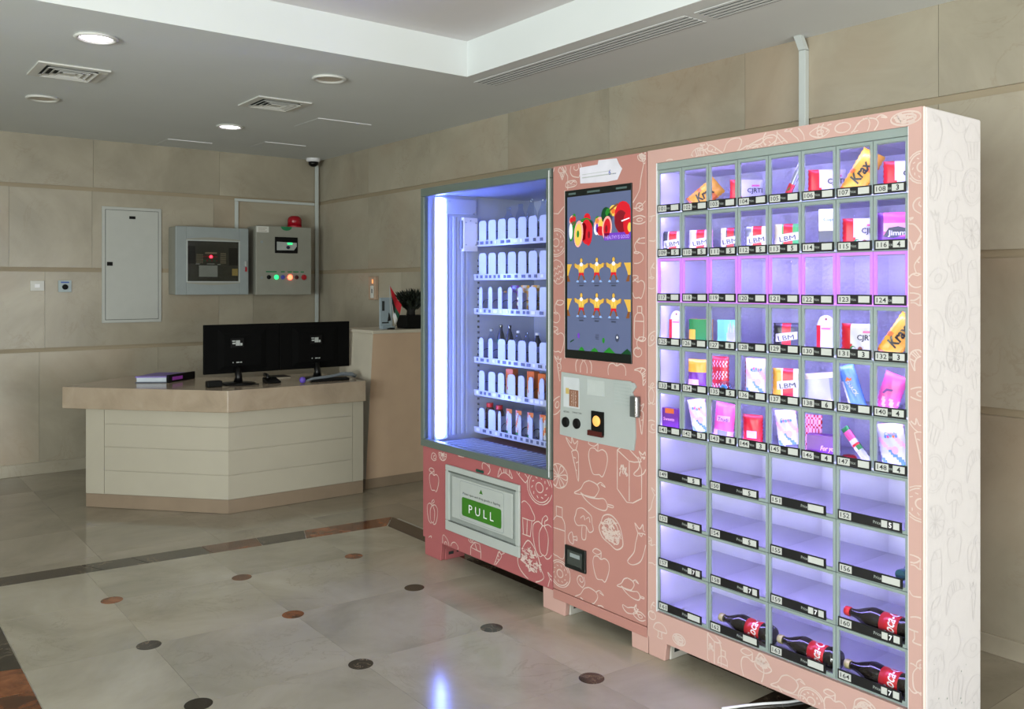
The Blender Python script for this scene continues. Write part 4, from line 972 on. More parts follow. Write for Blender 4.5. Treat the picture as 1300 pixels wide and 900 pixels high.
# payment panel
m_pay = mat('payment_panel', (162, 168, 166), .4, var=.02)
pq = [(714, 472), (806, 486), (809, 491), (804, 498), (807, 508), (808, 555), (806, 572), (740, 558.5), (712, 551)]
pay = MB().ext([(XF-.006, *FY(*q)) for q in pq], (.0055, 0, 0)).build('payment_panel', m_pay, vm)
def pbox(name, m, u0, v0, u1, v1, d0, d1, par=pay, bv=0):
    ya, za = FY(u0, v0); yb, zb = FY(u1, v1)
    return MB().box(XF-.006-d1, XF-.006-d0, min(ya, yb), max(ya, yb), min(za, zb), max(za, zb)).build(name, m, par, bevel=bv)
pbox('card_reader', mat('reader_plate', (190, 194, 198), .4), 717, 478, 737, 519, .0002, .0012)
kb = pbox('keypad_sticker', mat('keypad_brown', (132, 92, 72), .5), 724.5, 494, 736, 517, .0014, .0024)
pbox('yellow_sticker', m_yel, 720, 492, 724, 500, .0014, .002)
b = MB(); y_, z_ = FY(727, 515)
for k in range(5): b.text('4 5 6' if k % 2 else '1 2 3', .016, T(y_, z_+.013*k, XF-.0088), 0)
b.build('keypad_digits', m_print, pay)
for u, v in ((720, 535.5), (734, 537.5)):
    y_, z_ = FY(u, v)
    MB().lathe([(.0215, 0), (.0215, .006), (.017, .010), (.010, .007), (.0001, .006)], (XF-.0062, y_, z_), (-1, 0, 0), 22).build('coin_button', m_black, pay, smooth=False)
y_, z_ = FY(717, 523); b = MB(); b.text('RETURN', .01, T(y_, z_, XF-.0065), 0, width=.034); y_, z_ = FY(728, 524); b.text('CHANGE COIN', .01, T(y_, z_, XF-.0065), 0, width=.056)
b.build('panel_captions', m_slot, pay)
pbox('display_window', mat('lcd_plate', (176, 182, 180), .25), 747, 481, 769, 504, .0002, .0014, bv=.001)
bh = pbox('bill_acceptor', m_black, 754, 521, 768.5, 553, .0003, .010)
y_, z_ = FY(761.5, 534)
MB().lathe([(.020, 0), (.022, .004), (.012, .008), (.0001, .009)], (XF-.0163, y_, z_), (-1, 0, 0), 18).build('bill_slot_light', mat('amber_glow', (206, 150, 80), emit=.8, ecol=(230, 160, 80)), bh)
pbox('bill_mouth', mat('dark_red_mouth', (70, 20, 16), .4), 750, 545, 768, 555, .0003, .014)
lv = pbox('louvre_plate', mat('louvre_grey', (158, 166, 164), .4), 781, 481.5, 803, 516, .0002, .0012)
ya, za = FY(781, 481.5); yb, zb = FY(803, 516)
b = MB()
for k in range(7): zz = zb+.006+(za-zb-.012)*k/6.5; b.box(XF-.0088, XF-.0073, yb+.004, ya-.004, zz, zz+.006)
g = b.build('louvre_ribs', m_pay, pay); g['kind'] = 'stuff'
hd = pbox('lock_handle', mat('brushed_steel', (120, 126, 126), .3, .7), 804, 502, 814, 530, .0, .016, bv=.004)
ya, za = FY(812, 503); yb, zb = FY(814.5, 529)
MB().box(XF-.030, XF-.0225, yb, ya, zb, za).build('handle_grip', mat('chrome', (215, 215, 215), .12, .95), pay, bevel=.003)
# coin return cup
ya, za = FY(718.5, 690); yb, zb = FY(745, 728)
zb_, za_ = .222, .312
cup = MB().box(XF-.010, XF-.0003, 2.660, 2.786, zb_-.004, za_).build('coin_return', m_bezel, vm, bevel=.002)
MB().box(XF-.0112, XF-.0102, 2.678, 2.768, zb_+.014, za_-.016).build('cup_flap', mat('smoked_flap', (58, 62, 58), .2), cup, bevel=.001)
MB().box(XF-.0124, XF-.0114, 2.690, 2.75, za_-.042, za_-.026).build('cup_label', m_gray, cup)
# feet
def foot(parent, ya, yb, m, x1=.15, tp=.012, mb=None):
    b = MB(); b.hull8([(XF+.004, ya+tp, .0004), (XF+.03, ya+tp, .0004), (XF+.03, yb-.002, .0004), (XF+.004, yb-.002, .0004)], [(XF+.004, ya, VB-.0005), (XF+.03, ya, VB-.0005), (XF+.03, yb, VB-.0005), (XF+.004, yb, VB-.0005)])
    f = b.build('foot', m, parent, bevel=.003)
    MB().box(XF+.0305, XF+x1, ya+.006, yb-.006, .0004, VB-.0006).build('foot_block', mb or m_foot, f, bevel=.003)
    b = MB(); b.box(XF+.05, XF+.08, ya+.0045, ya+.0058, .025, .04).box(XF+.10, XF+.12, ya+.0045, ya+.0058, .03, .042)
    b.build('slot', m_slot, f)
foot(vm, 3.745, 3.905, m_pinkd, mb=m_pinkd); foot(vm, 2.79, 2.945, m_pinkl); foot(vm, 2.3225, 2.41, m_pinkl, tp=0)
for ya in (3.75, 2.80, 2.34):
    MB().box(VX1-.15, VX1-.03, ya, ya+.12, .0004, VB-.0005).build('foot_block', m_foot, vm)

PT = lambda s, z, x=XF-.0006: (x, -s, z)
low = atpx([('apple', 551, 610, .058), ('pepper', 549, 650, .062), ('flower', 562, 577, .035), ('swirl', 551, 579, .025), ('donut', 685, 619, .072), ('cupcake', 667, 657, .075), ('pepper', 690, 682, .092), ('popcorn', 673, 712, .085, -10), ('carrot', 632, 706, .06, -40), ('milk', 604, 709, .075), ('lemon', 566, 690, .05, -60), ('croissant', 640, 600, .05, 10), ('mushroom', 649, 742, .05), ('cone', 618, 590, .05, 160), ('eclair', 586, 576, .03), ('aubergine', 697, 745, .06), ('cherry', 546, 690, .035, 30), ('cone', 578, 700, .045, 30), ('apple', 668, 749, .04), ('swirl', 598, 684, .02), ('bottle', 661, 600, .05, 60)])
print_motifs(low, PT, (-Y1+.003, -2.879, VB+.004, .563), [(-fy1-.002, -fy0+.002, fz0-.002, fz1+.002), (-3.437, -3.373, .507, .524)], mats=m_print, parent=lowp)
col = atpx([('carrot', 729, 583, .085, 6), ('apple', 759, 583, .072, 0, 1.0), ('carton', 799, 602, .105), ('chili', 753, 627, .062, 0, 1.5), ('broccoli', 741, 665, .062), ('rose', 776, 674, .062, -15), ('aubergine', 808, 693, .085, 0, .8), ('apple', 763, 719, .062), ('chili', 800, 746, .042, 0, 1.4), ('chili', 752, 762, .058, 0, 1.5), ('aubergine', 800, 772, .04, -60), ('bottle', 710, 675, .10), ('flower', 709, 604, .06), ('donut', 711, 728, .055), ('mushroom', 727, 683, .028, 100), ('swirl', 737, 737, .03, 80), ('lemon', 812, 782, .03), ('hexa', 706, 240, .11), ('donut', 706, 308, .058), ('pinecone', 708, 345, .055, 20), ('cherry', 707, 395, .05), ('apple', 708, 432, .055), ('carrot', 709, 468, .05), ('lemon', 707, 515, .05, 60), ('pepper', 741, 468, .06), ('apple', 783, 474, .065), ('aubergine', 815, 230, .11, 0, .7), ('swirl', 812, 262, .02), ('lemon', 811, 279, .03, 0, 1.3), ('cherry', 810, 318, .05, 0, 1.4), ('apple', 810, 365, .045), ('bottle', 812, 410, .06), ('cherry', 811, 440, .04), ('croissant', 815, 475, .04, -50), ('blob', 817, 198, .03), ('swirl', 730, 215, .045, 90), ('eclair', 725, 233, .03), ('aubergine', 813, 590, .05), ('cone', 714, 219, .03), ('carrot', 812, 530, .06)])
print_motifs(col, PT, (-2.870, -Y0-.004, .106, VT-.004), [(-sy1-.007, -sy0, sz0-.001, sz1+.001), (-2.825, -2.375, .77, 1.04), (-2.788, -2.658, .216, .314)], mats=m_print, parent=door)

# ---------------------------------------------------------------- locker cabinet with 64 clear-door compartments
LY0, LY1, LX1, LB, LT = 1.251, 2.3205, 2.805, .070, 1.911
OY0, OY1, OZ0, OZ1 = 1.299, 2.278, .176, 1.860
m_side = mat('wrap_side_white', (205, 201, 203), .5, var=.012, scale=2)
m_faint = mat('faint_print', (200, 196, 198), .5, var=.02)
m_rail2 = mat('locker_rail', (134, 146, 142), .4, var=.03)
m_doorp = mat('door_plastic', (150, 164, 160), .3, var=.03, trans=.22)
m_doorm = mat('door_plastic_painted_glow', (186, 130, 198), .3, var=.03, emit=.34, ecol=(205, 110, 255), trans=.2)  # magenta LED light on these frames is put into the plastic as emission
m_inner = mat('locker_liner', (200, 200, 212), .5, var=.03)
m_divider = glass('clear_divider', (.97, .97, .98), .05, ior=1.2)
m_door = glass('cell_pane', (.99, .99, .99), .03)
m_violet = mat('violet_led', (150, 130, 255), emit=48, ecol=(176, 166, 255))
m_magenta = mat('magenta_led', (230, 130, 255), emit=60, ecol=(190, 170, 255))
# back lining with moulded bubbles
m_bub = mat('bubble_lining', (196, 196, 214), .28, var=.03)
_n = m_bub.node_tree; vo = _n.nodes.new('ShaderNodeTexVoronoi'); vo.inputs['Scale'].default_value = 75
tc = _n.nodes.new('ShaderNodeTexCoord'); _n.links.new(tc.outputs['Object'], vo.inputs['Vector'])
bp = _n.nodes.new('ShaderNodeBump'); bp.inputs['Strength'].default_value = .7; bp.inputs['Distance'].default_value = .003
_n.links.new(vo.outputs[0], bp.inputs['Height']); _n.links.new(bp.outputs[0], _n.nodes['Principled BSDF'].inputs['Normal'])

lk = thing('locker_cabinet', 'tall pink locker vending cabinet with violet-lit clear compartments and a white side', 'vending cabinet', (2.63, 1.79, 0))
b = MB(); b.box(XF+.0153, LX1, LY1-.003, LY1, LB, LT).box(XF+.0153, LX1-.004, LY0+.013, LY1-.003, LT-.02, LT).box(LX1-.004, LX1, LY0+.013, LY1-.003, LB, LT).box(XF+.0153, LX1-.004, LY0+.013, LY1-.003, LB, LB+.02)
b.build('carcass', m_pinkl, lk)
MB().box(XF+.008, LX1, LY0, LY0+.0125, LB, LT).build('side_panel', m_side, lk, bevel=.006, seg=3)
for nm, a in (('front_top', (LY0+.008, LY1, OZ1, LT)), ('front_bottom', (LY0+.008, LY1, LB, OZ0)), ('front_side', (OY1, LY1, OZ0, OZ1)), ('front_side', (LY0+.008, OY0, OZ0, OZ1))):
    MB().box(XF, XF+.015, *a).build(nm, m_pinkl, lk)
MB().box(XF, XF+.008, LY0+.001, LY0+.008, LB, LT).build('corner_edge', mat('corner_pink', (228, 200, 190), .45, var=.02), lk, bevel=.005, seg=3)
b = MB(); t_ = .0025
b.box(XF+.001, XF+.014, OY1-t_, OY1-.0002, OZ0, OZ1).box(XF+.001, XF+.014, OY0+.0002, OY0+t_, OZ0, OZ1)
b.build('opening_lining', m_whitegloss, lk)
BZ = [1.667-.1648*k for k in range(10)]
ED = [2.2755, 2.157, 2.033, 1.907, 1.782, 1.657, 1.534, 1.411, 1.3015]
MB().box(XF+.004, XF+.016, OY0+.003, OY1-.003, 1.834, OZ1-.0005).build('header_rail', m_rail2, lk)
MB().box(2.776, 2.7795, OY0+.003, OY1-.003, BZ[5], 1.84).build('back_lining', m_bub, lk)
MB().box(2.776, 2.7795, OY0+.003, OY1-.003, OZ0, BZ[5]-.001).build('back_lining', m_inner, lk)
sl = MB().box(XF+.02, 2.776, 2.2765, 2.2785, OZ0, 1.84).box(XF+.02, 2.776, 1.2985, 1.3005, OZ0, 1.84).build('side_lining', m_inner, lk); sl['kind'] = 'stuff'
for k in range(-1, 10):
    z = BZ[k] if k >= 0 else 1.832
    sh = MB().box(XF+.018, 2.7755, 1.3015, 2.2755, z-.002, z+.002).box(XF+.0145, XF+.0178, 1.3015, 2.2755, z-.0125, z+.004, 1).build('cell_shelf', [m_inner, m_rail2], lk)
    if k < 9:
        MB().box(XF+.0185, XF+.0245, 1.302, 2.275, z-.0075, z-.0022).build('led_strip', m_magenta if k == 1 else m_violet, sh)
    if 0 <= k < 6:
        MB().box(XF+.0185, XF+.0235, 1.302, 2.275, z+.0045, z+.0085).build('led_strip', m_violet, sh)  # extra strip added out of sight behind the labels to brighten the cells
for i in range(1, 8):
    zb = BZ[9] if i % 2 == 0 else BZ[5]
    ks = range(0, 10 if i % 2 == 0 else 6)
    for k in ks:
        top = (BZ[k-1] if k else 1.832)-.0085
        MB().box(XF+.026, 2.7755, ED[i]-.0012, ED[i]+.0012, BZ[k]+.0022, top).build('cell_divider', m_divider, lk)
m_lblack = mat('label_black', (16, 16, 18), .4, var=.1)
m_card = mat('label_card', (186, 188, 184), .5, var=.02)
m_ink = mat('label_ink', (26, 28, 30), .5)
m_inkw = mat('label_ink_white', (150, 156, 152), .5)
prices = {108: '3', 109: '5', 110: '5', 111: '5', 112: '5', 113: '5', 116: '4', 127: '8', 131: '3', 132: '3', 133: '8', 135: '5', 138: '6', 140: '4', 142: '3', 143: '8', 144: '3', 146: '4', 148: '4', 149: '5', 150: '5', 152: '5', 153: '5', 154: '5', 157: '7', 158: '7', 159: '7', 160: '7', 164: '7'}
num = 101; rr = random.Random(2)
CELL = {}
for k in range(10):
    top = (BZ[k-1] if k else 1.832)
    cols = [(ED[i], ED[i+1]) for i in range(8)] if k < 6 else [(ED[i], ED[i+2]) for i in (0, 2, 4, 6)]
    for ya, yb in cols:
        z0, z1 = BZ[k]+.001, top-.001; a, c = ya-.001, yb+.001; w = .0095
        CELL[num] = (a, c, z0, z1, BZ[k]+.0024)
        b = MB(); X0, X1 = XF+.006, XF+.013
        b.box(X0, X1, c, a, z1-w, z1).box(X0, X1, c, a, z0, z0+w).box(X0, X1, a-w, a, z0+w, z1-w).box(X0, X1, c, c+w, z0+w, z1-w)
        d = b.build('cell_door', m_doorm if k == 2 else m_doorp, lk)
        MB().box(XF+.009, XF+.0105, c+w, a-w, z0+w, z1-w).build('door_pane', m_door, d)
        # label strip, number card, price card
        wd = (a-c); L = (a-.003, c+.004) if k < 6 else (a-.008, a-.008-.205)
        jz = rr.uniform(-.0015, .0015); jy = rr.uniform(-.002, .002)
        lz0, lz1 = BZ[k]+.004+jz, BZ[k]+.034+jz
        la, lc = L[0]+jy, L[1]+jy
        b = MB().box(XF+.0022, XF+.0056, lc, la, lz0, lz1, 0)
        ln = la-lc
        px = .50 if k < 6 else .60
        b.text('Price:', .013, lambda s, h, y=la-px*ln+(.014 if k < 6 else .006), z=lz0+.011: (XF+.0020, y-s, z+h), 1, width=.026 if k > 5 else .022, bold=.01)
        ls = b.build('label_strip', [m_lblack, m_inkw], lk)
        cw = .040
        b = MB().box(XF+.0016, XF+.0021, la-.005-cw, la-.005, lz0+.004, lz1-.004, 0)
        b.text(str(num), .020, lambda s, h, y=la-.005-cw/2, z=lz0+.0085: (XF+.0013, y-s, z+h), 1, width=.030, align='C', bold=.01)
        b.build('number_card', [m_card, m_ink], ls)
        if k < 6: p0, p1 = la-ln+.006+.036, la-ln+.006
        else: p0, p1 = la-.695*ln, la-.965*ln
        b = MB().box(XF+.0016, XF+.0021, p1, p0, lz0+.006, lz1-.004, 0)
        if num in prices:
            m_ = (p0+p1)/2
            dark = num in (109, 110, 111, 112, 113, 133, 149, 150, 153, 154)
            if k > 5 and not dark: b.box(XF+.0013, XF+.00158, m_-.009, m_+.009, lz0+.006, lz1-.004, 2)
            b.text(prices[num], .021, lambda s, h, y=m_, z=lz0+.0085: (XF+.0011, y-s, z+h), 1 if k < 6 or dark else 3, align='C', bold=.03)
        b.build('price_card', [m_card, m_ink, m_lblack, m_whitegloss], ls)
        num += 1
foot(lk, 2.2255, 2.3203, m_pinkl, .14); foot(lk, 1.26, 1.42, m_pinkl, .14)
for ya in (2.20, 1.28):
    MB().box(LX1-.10, LX1-.01, ya, ya+.1, .0004, LB-.0005).build('foot_block', m_foot, lk)
lkm = atpx([('mushroom', 850, 215, .04), ('carrot', 905, 192, .06, 60), ('croissant', 885, 198, .04, 20), ('chili', 935, 188, .045, 10, 1.5), ('eclair', 965, 183, .04, 15, 1.4), ('cone', 985, 178, .05, 70), ('aubergine', 1010, 172, .045, 60), ('donut', 1070, 162, .05, 0, 1.5), ('chili', 1105, 165, .045, 0, 1.5), ('blob', 1150, 150, .03, 0, 1.5), ('lemon', 1040, 168, .03), ('hexa', 829, 290, .05), ('cherry', 829, 350, .05), ('lemon', 828, 430, .035, 60), ('pepper', 827, 500, .04), ('swirl', 828, 540, .03), ('aubergine', 829, 640, .06), ('apple', 827, 700, .05), ('blob', 862, 812, .03), ('mushroom', 838, 800, .03), ('cherry', 829, 775, .035), ('carton', 907, 825, .06, 0, .8), ('bottle', 918, 845, .05), ('apple', 955, 850, .06), ('popcorn', 968, 842, .03), ('chili', 1005, 875, .05, 0, 1.3), ('donut', 1030, 890, .04), ('rose', 1100, 905, .04), ('apple', 1060, 900, .05), ('pepper', 1140, 920, .05),
             ('donut', 1170, 212, .045, 0, .8), ('swirl', 1168, 260, .03, 70), ('chili', 1165, 295, .05, 60), ('cherry', 1166, 345, .045), ('apple', 1168, 400, .06), ('croissant', 1164, 455, .035, 50), ('lemon', 1168, 500, .035), ('carrot', 1165, 560, .06), ('donut', 1170, 640, .05), ('apple', 1168, 735, .06), ('mushroom', 1166, 800, .04), ('pepper', 1166, 860, .05)])
for j, (al, hl) in enumerate(((( -LY1+.003, -LY0-.009, OZ1+.001, LT-.003), []), ((-LY1+.003, -LY0-.009, LB+.003, OZ0-.001), []), ((-LY1+.003, -OY1-.001, OZ0, OZ1), []), ((-OY0+.001, -LY0-.009, OZ0, OZ1), []))):
    print_motifs(lkm, PT, al, hl, mats=m_print, parent=lk)
rr = random.Random(21); mm = []; names = ['apple', 'donut', 'carrot', 'broccoli', 'cupcake', 'pepper', 'cherry', 'chili', 'hexa', 'milk', 'mushroom', 'croissant', 'flower', 'lemon']
for i in range(3):
    for j in range(13): mm.append((names[(i*5+j*3) % 14], XF+.06+.115*i+rr.uniform(-.01, .01), .16+.14*j+.05*(i % 2), .055, rr.uniform(-30, 30), 1))
print_motifs(mm, lambda s, z: (s, LY0-.0005, z), (XF+.02, LX1-.006, LB+.01, LT-.01), [], w=.0026, nrm=(0, -1, 0), mats=m_faint, parent=lk)
b = MB(); rr = random.Random(9)
for k in range(16):
    x, z = XF+.05+rr.uniform(0, .28), .12+rr.uniform(0, .42)*rr.random(); s = rr.uniform(.0015, .004)
    b.poly([(x, LY0-.0006, z), (x+s, LY0-.0006, z+s*.6), (x+s*.6, LY0-.0006, z+s*1.8), (x-s*.4, LY0-.0006, z+s)])
g = b.build('scuff_marks', mat('scuff', (120, 140, 128), .7), lk, recalc=False); g['kind'] = 'stuff'

# ---------------------------------------------------------------- goods in the compartments
c_red = mat('pack_red', (200, 22, 42), .35); c_white = mat('pack_white', (200, 200, 206), .35); c_yellow = mat('pack_yellow', (226, 165, 52), .35)
c_orange = mat('pack_orange', (216, 110, 44), .35); c_black = mat('pack_black', (30, 28, 34), .35); c_green = mat('pack_green', (22, 120, 52), .4)
c_lgreen = mat('pack_lime', (70, 165, 90), .4); c_purple = mat('pack_purple', (110, 50, 140), .35); c_pink = mat('pack_pink', (226, 90, 160), .35)
c_blue = mat('pack_blue', (90, 135, 205), .35); c_silver = mat('pack_silver', (150, 154, 170), .25, .4); c_cream = mat('pack_cream', (212, 202, 168), .4)
c_dark = mat('pack_dark_grey', (64, 68, 84), .35); c_brown = mat('pack_brown', (130, 66, 56), .4); c_mint = mat('pack_mint', (120, 205, 175), .4)
c_clear = mat('clear_film', (225, 228, 235), .15, trans=.55); c_ink = mat('pack_ink', (40, 44, 60), .5); c_lpink = mat('pack_light_pink', (236, 170, 205), .35)
PAL = [c_red, c_white, c_yellow, c_orange, c_black, c_green, c_lgreen, c_purple, c_pink, c_blue, c_silver, c_cream, c_dark, c_brown, c_mint, c_clear, c_ink, c_lpink]
R_, W_, Y_, O_, K_, G_, LG, P_, PK, B_, SV, CR, DG, BR, MI, CL, IN, LP = range(18)

class Pack:
    """a filled packet or box, built as one mesh; s runs to the right seen from the front, t up, n towards the viewer"""
    def __init__(s, w, h, th, rot=0, yaw=0, kind='pillow'):
        s.w, s.h, s.th, s.kind = w, h, th, kind; s.r = math.radians(rot); s.y = math.radians(yaw); s.b = MB(); s.c = Vector((0, 0, 0)); s.k = 1.0
    def P(s, a, t, n):
        x, y = a*math.cos(s.r)-t*math.sin(s.r), a*math.sin(s.r)+t*math.cos(s.r)
        d = Vector((math.sin(s.y), -math.cos(s.y), 0)); nn = Vector((-math.cos(s.y), -math.sin(s.y), 0))
        return s.c+d*x+Vector((0, 0, y))+nn*n
    def prof(s, a, t):
        if s.kind != 'pillow': return s.th/2
        u, v = 2*a/s.w, 2*t/s.h
        u, v = max(-1, min(1, u)), max(-1, min(1, v))
        k = (1-abs(u)**3)*(1-abs(v)**5); wr = .06*math.sin(u*9+v*4)*(1-abs(u))*s.th
        return .0012+s.th/2*max(0, k)**.55+wr*.5
    def body(s, col, nx=18, ny=14):
        b = s.b
        if s.kind == 'box':
            w, h, t = s.w/2, s.h/2, s.th/2
            v = [s.P(a, c, n) for n in (-t, t) for a, c in ((-w, -h), (w, -h), (w, h), (-w, h))]
            b.add(v, [(0, 1, 2, 3)], col(0, 0)); b.add(v, [(0, 4, 5, 1), (1, 5, 6, 2), (2, 6, 7, 3), (3, 7, 4, 0)], col(-1, 0))
            nx2, ny2 = nx, ny
        for side in ((1, -1) if s.kind == 'pillow' else (1,)):
            for i in range(nx):
                for j in range(ny):
                    q = []
                    for di, dj in ((0, 0), (1, 0), (1, 1), (0, 1)):
                        a = (-.5+(i+di)/nx)*s.w; t = (-.5+(j+dj)/ny)*s.h
                        e = 0
                        if s.kind == 'pillow' and (i+di in (0, nx)): e = .0012*(1 if (j+dj) % 2 else -1)
                        q.append(s.P(a+e, t, side*s.prof(a, t)))
                    b.add(q, [(0, 1, 2, 3)], col(-1+2*(i+.5)/nx, -1+2*(j+.5)/ny))
        return s
    def label(s, pts, mi, lift=.0022):
        """flat print patch following the surface"""
        pts = [(a*s.k, t*s.k) for a, t in pts]
        if len(pts) != 4:
            s.b.add([s.P(a, t, s.prof(a, t)+lift) for a, t in pts], [tuple(range(len(pts)))], mi); return s
        n = 8; g = []
        for j in range(5):
            for i in range(n+1):
                u, v = i/n, j/4
                a, t = [(pts[0][c]*(1-u)+pts[1][c]*u)*(1-v)+(pts[3][c]*(1-u)+pts[2][c]*u)*v for c in (0, 1)]
                g.append(s.P(a, t, s.prof(a, t)+lift*.6))
        s.b.add(g, [(j*(n+1)+i, j*(n+1)+i+1, (j+1)*(n+1)+i+1, (j+1)*(n+1)+i) for j in range(4) for i in range(n)], mi); return s
    def text(s, txt, a0, t0, size, mi, rot=0, shear=0, width=None, bold=.02):
        cr, sr = math.cos(math.radians(rot)), math.sin(math.radians(rot))
        a0, t0, size = a0*s.k, t0*s.k, size*s.k; width = width*s.k if width else None
        def fn(x, y):
            a, t = a0+x*cr-y*sr, t0+x*sr+y*cr; return s.P(a, t, s.prof(a, t)+.0040)
        s.b.text(txt, size, fn, mi, shear=shear, width=width, align='C', bold=bold); return s
    def finish(s, name, label, cat, x, y, zf, group=None):
        mn = min(v.z for v in s.b.v); d = Vector((x, y, zf-mn+.0003))
        s.b.v = [v+d for v in s.b.v]
        used = sorted(set(s.b.m)); mp = {m: i for i, m in enumerate(used)}; s.b.m = [mp[m] for m in s.b.m]
        o = s.b.build(name, [PAL[i] for i in used], None, recalc=False, smooth=False)
        # weld the grid so the packet is one skin
        bm = bmesh.new(); bm.from_mesh(o.data); bmesh.ops.remove_doubles(bm, verts=bm.verts, dist=1e-5); bm.to_mesh(o.data); bm.free()
        for p in o.data.polygons: p.use_smooth = s.kind == 'pillow'
        ground(o); tag(o, label, cat, group); return o

def place(n, u, x, v=None):
    """floor height of compartment n and the depth-plane position under pixel column u"""
    a, c, z0, z1, fz = CELL[n]; p = onX(u, v or 400, x); y = p.y
    return x, y, fz
def wafer(n, u, label, yaw=35, w=.115, h=.104, x=2.54, txt=True):
    p = Pack(w, h, .024, 0, yaw); p.k = 1.25
    p.body(lambda a, b: R_ if a < -.42+.30*max(0, -b) or (b < -.55 and a > .35) else W_)
    p.label([(-.012+.007*math.cos(k), -.018+.0075*math.sin(k)) for k in [i*PI/5 for i in range(10)]], G_).label([(-.010+.0045*math.cos(k), -.018+.005*math.sin(k)) for k in [i*PI/4 for i in range(8)]], W_, .0027)
    p.label([(.006+.009*math.cos(k), -.019+.0085*math.sin(k)) for k in [i*PI/5 for i in range(10)]], W_).label([(.006+.006*math.cos(k), -.018+.006*math.sin(k)) for k in [i*PI/4 for i in range(8)]], BR, .0028)
    p.label([(.012, .021), (.034, .021), (.034, .026), (.012, .026)], PK)
    p.text('CJRTI', .020, .004, .018, IN, width=.042)
    return p.finish('wafer_pack', label, 'packet', *place(n, u, x), group='red and white wafer packs')
def lbm(n, u, label, side, edge, yaw=26, w=.088, h=.10, x=2.53, rot=0):
    p = Pack(w, h, .022, rot, yaw); p.k = 1.35
    p.body(lambda a, b: R_ if abs(a+.0) < .30 else (edge if a < -.45 else side))
    p.label([(-.026, -.010), (.026, -.002), (.026, .017), (-.026, .010)], W_)
    p.text('LBM', 0, -.0045, .017, IN, rot=8, width=.038, bold=0)
    return p.finish('biscuit_pack', label, 'packet', *place(n, u, x), group='small biscuit packs with a red band')
def yellow(n, u, label, rot=-42, w=.062, h=.125, x=2.54, yaw=28):
    p = Pack(w, h, .030, rot, yaw); p.k = 1.2
    p.body(lambda a, b: O_ if (.1 < b < .5 and a > .2) or b < -.85 or (a < -.5 and -.2 < b < .0) else Y_, 14, 18)
    p.text('Krax', .008, -.002, .036, K_, rot=84, shear=.2, width=.060, bold=.03)
    return p.finish('crisp_bag', label, 'bag', *place(n, u, x), group='yellow snack bags')
yellow(102, 896, 'yellow snack bag tilted to the left in compartment 102', rot=-50, w=.072, h=.125, x=2.575, yaw=40)
wafer(103, 948, 'red and white wafer pack in compartment 103, seen through the next door as well', yaw=48, w=.115, x=2.56)
p = Pack(.022, .135, .016, -28, 0); p.body(lambda a, b: R_ if -.55 < b < 0 else SV if b > 0 else DG, 6, 16); p.label([(-.005, -.03), (.006, -.02), (.004, -.008)], G_)
p.finish('chocolate_bar', 'thin silver and red chocolate bar leaning in compartment 105', 'bar', *place(105, 1006, 2.50))
wafer(106, 1050, 'red and white wafer pack in compartment 106', yaw=42, w=.115, x=2.54)
yellow(107, 1095, 'yellow snack bag standing tilted in compartment 107, with its foil top up', rot=-30, x=2.525, h=.142, w=.07)
wafer(108, 1147, 'red and white wafer pack in compartment 108 at the right end of the top row', yaw=30, w=.11, x=2.54)
lbm(109, 855, 'small biscuit pack with dark sides and a red band in compartment 109', W_, DG, x=2.52)
lbm(110, 890, 'small white and purple biscuit pack with a red band in compartment 110', LP, W_, x=2.53)
lbm(111, 928, 'small dark biscuit pack with a red band in compartment 111', DG, CR, x=2.53, w=.07)
lbm(112, 962, 'small cream biscuit pack with a red band in compartment 112', CR, SV, x=2.53, w=.088)
lbm(113, 1001, 'small green biscuit pack with a red band in compartment 113', LG, CR, x=2.52, w=.088)
p = Pack(.06, .14, .03, 0, 20, 'box'); p.body(lambda a, b: W_ if b > .2 else CR if b > -.05 else DG, 6, 12); p.text('Cup', 0, .032, .014, B_, width=.03)
p.finish('white_carton', 'carton, white above and dark below, in compartment 114', 'carton', *place(114, 1053, 2.535))
wafer(115, 1094, 'red and white wafer pack in compartment 115, below the tilted yellow bag', yaw=32, w=.11, x=2.53)
p = Pack(.12, .115, .028, 0, 30); p.k = 1.3; p.body(lambda a, b: P_ if a < -.62 else (PK if b > .45 else P_ if b < -.35 else LP if b > .0 else PK)); p.label([(-.032, -.012), (-.02, .008), (.0, .011), (.028, .004), (.034, -.01), (.02, -.006), (-.01, -.016)], DG); p.text('Jimmy', .002, -.009, .016, W_, width=.048, bold=.03)
p.finish('sweet_bag', 'purple and pink sweet bag in compartment 116', 'bag', *place(116, 1140, 2.53))
def hangcard(n, u, label, x):
    t = thing('sanitary_pack', label, 'packet', (0, 0, 0), 'white round-topped packs')
    X_, y, zf = place(n, u, x); t.location = (X_, y, zf); WL[t.name] = Vector((X_, y, zf))
    w = .030
    MB().box(X_-.008, X_+.008, y-w, y+w, zf+.0003, zf+.100).build('packet_body', c_white, t, bevel=.002)
    MB().box(X_-.0085, X_-.0082, y+w-.014, y+w-.001, zf+.002, zf+.098).build('red_stripe', c_red, t)
    pts = [(X_-.001, y+w*math.cos(a), zf+.1005+.030*math.sin(a)) for a in [PI*i/12 for i in range(13)]]
    MB().ext(pts, (.002, 0, 0)).build('hanging_tab', c_white, t)
    MB().lathe([(.004, 0), (.004, .0005)], (X_-.0012, y, zf+.118), (-1, 0, 0), 12).build('tab_hole', c_brown, t)
    MB().box(X_-.0089, X_-.0086, y-.02, y+.012, zf+.086, zf+.090).build('printed_line', c_pink, t)
hangcard(125, 859, 'white round-topped pack with a dark red edge in compartment 125', 2.53)
hangcard(130, 1049, 'white round-topped pack with a red stripe in compartment 130', 2.52)
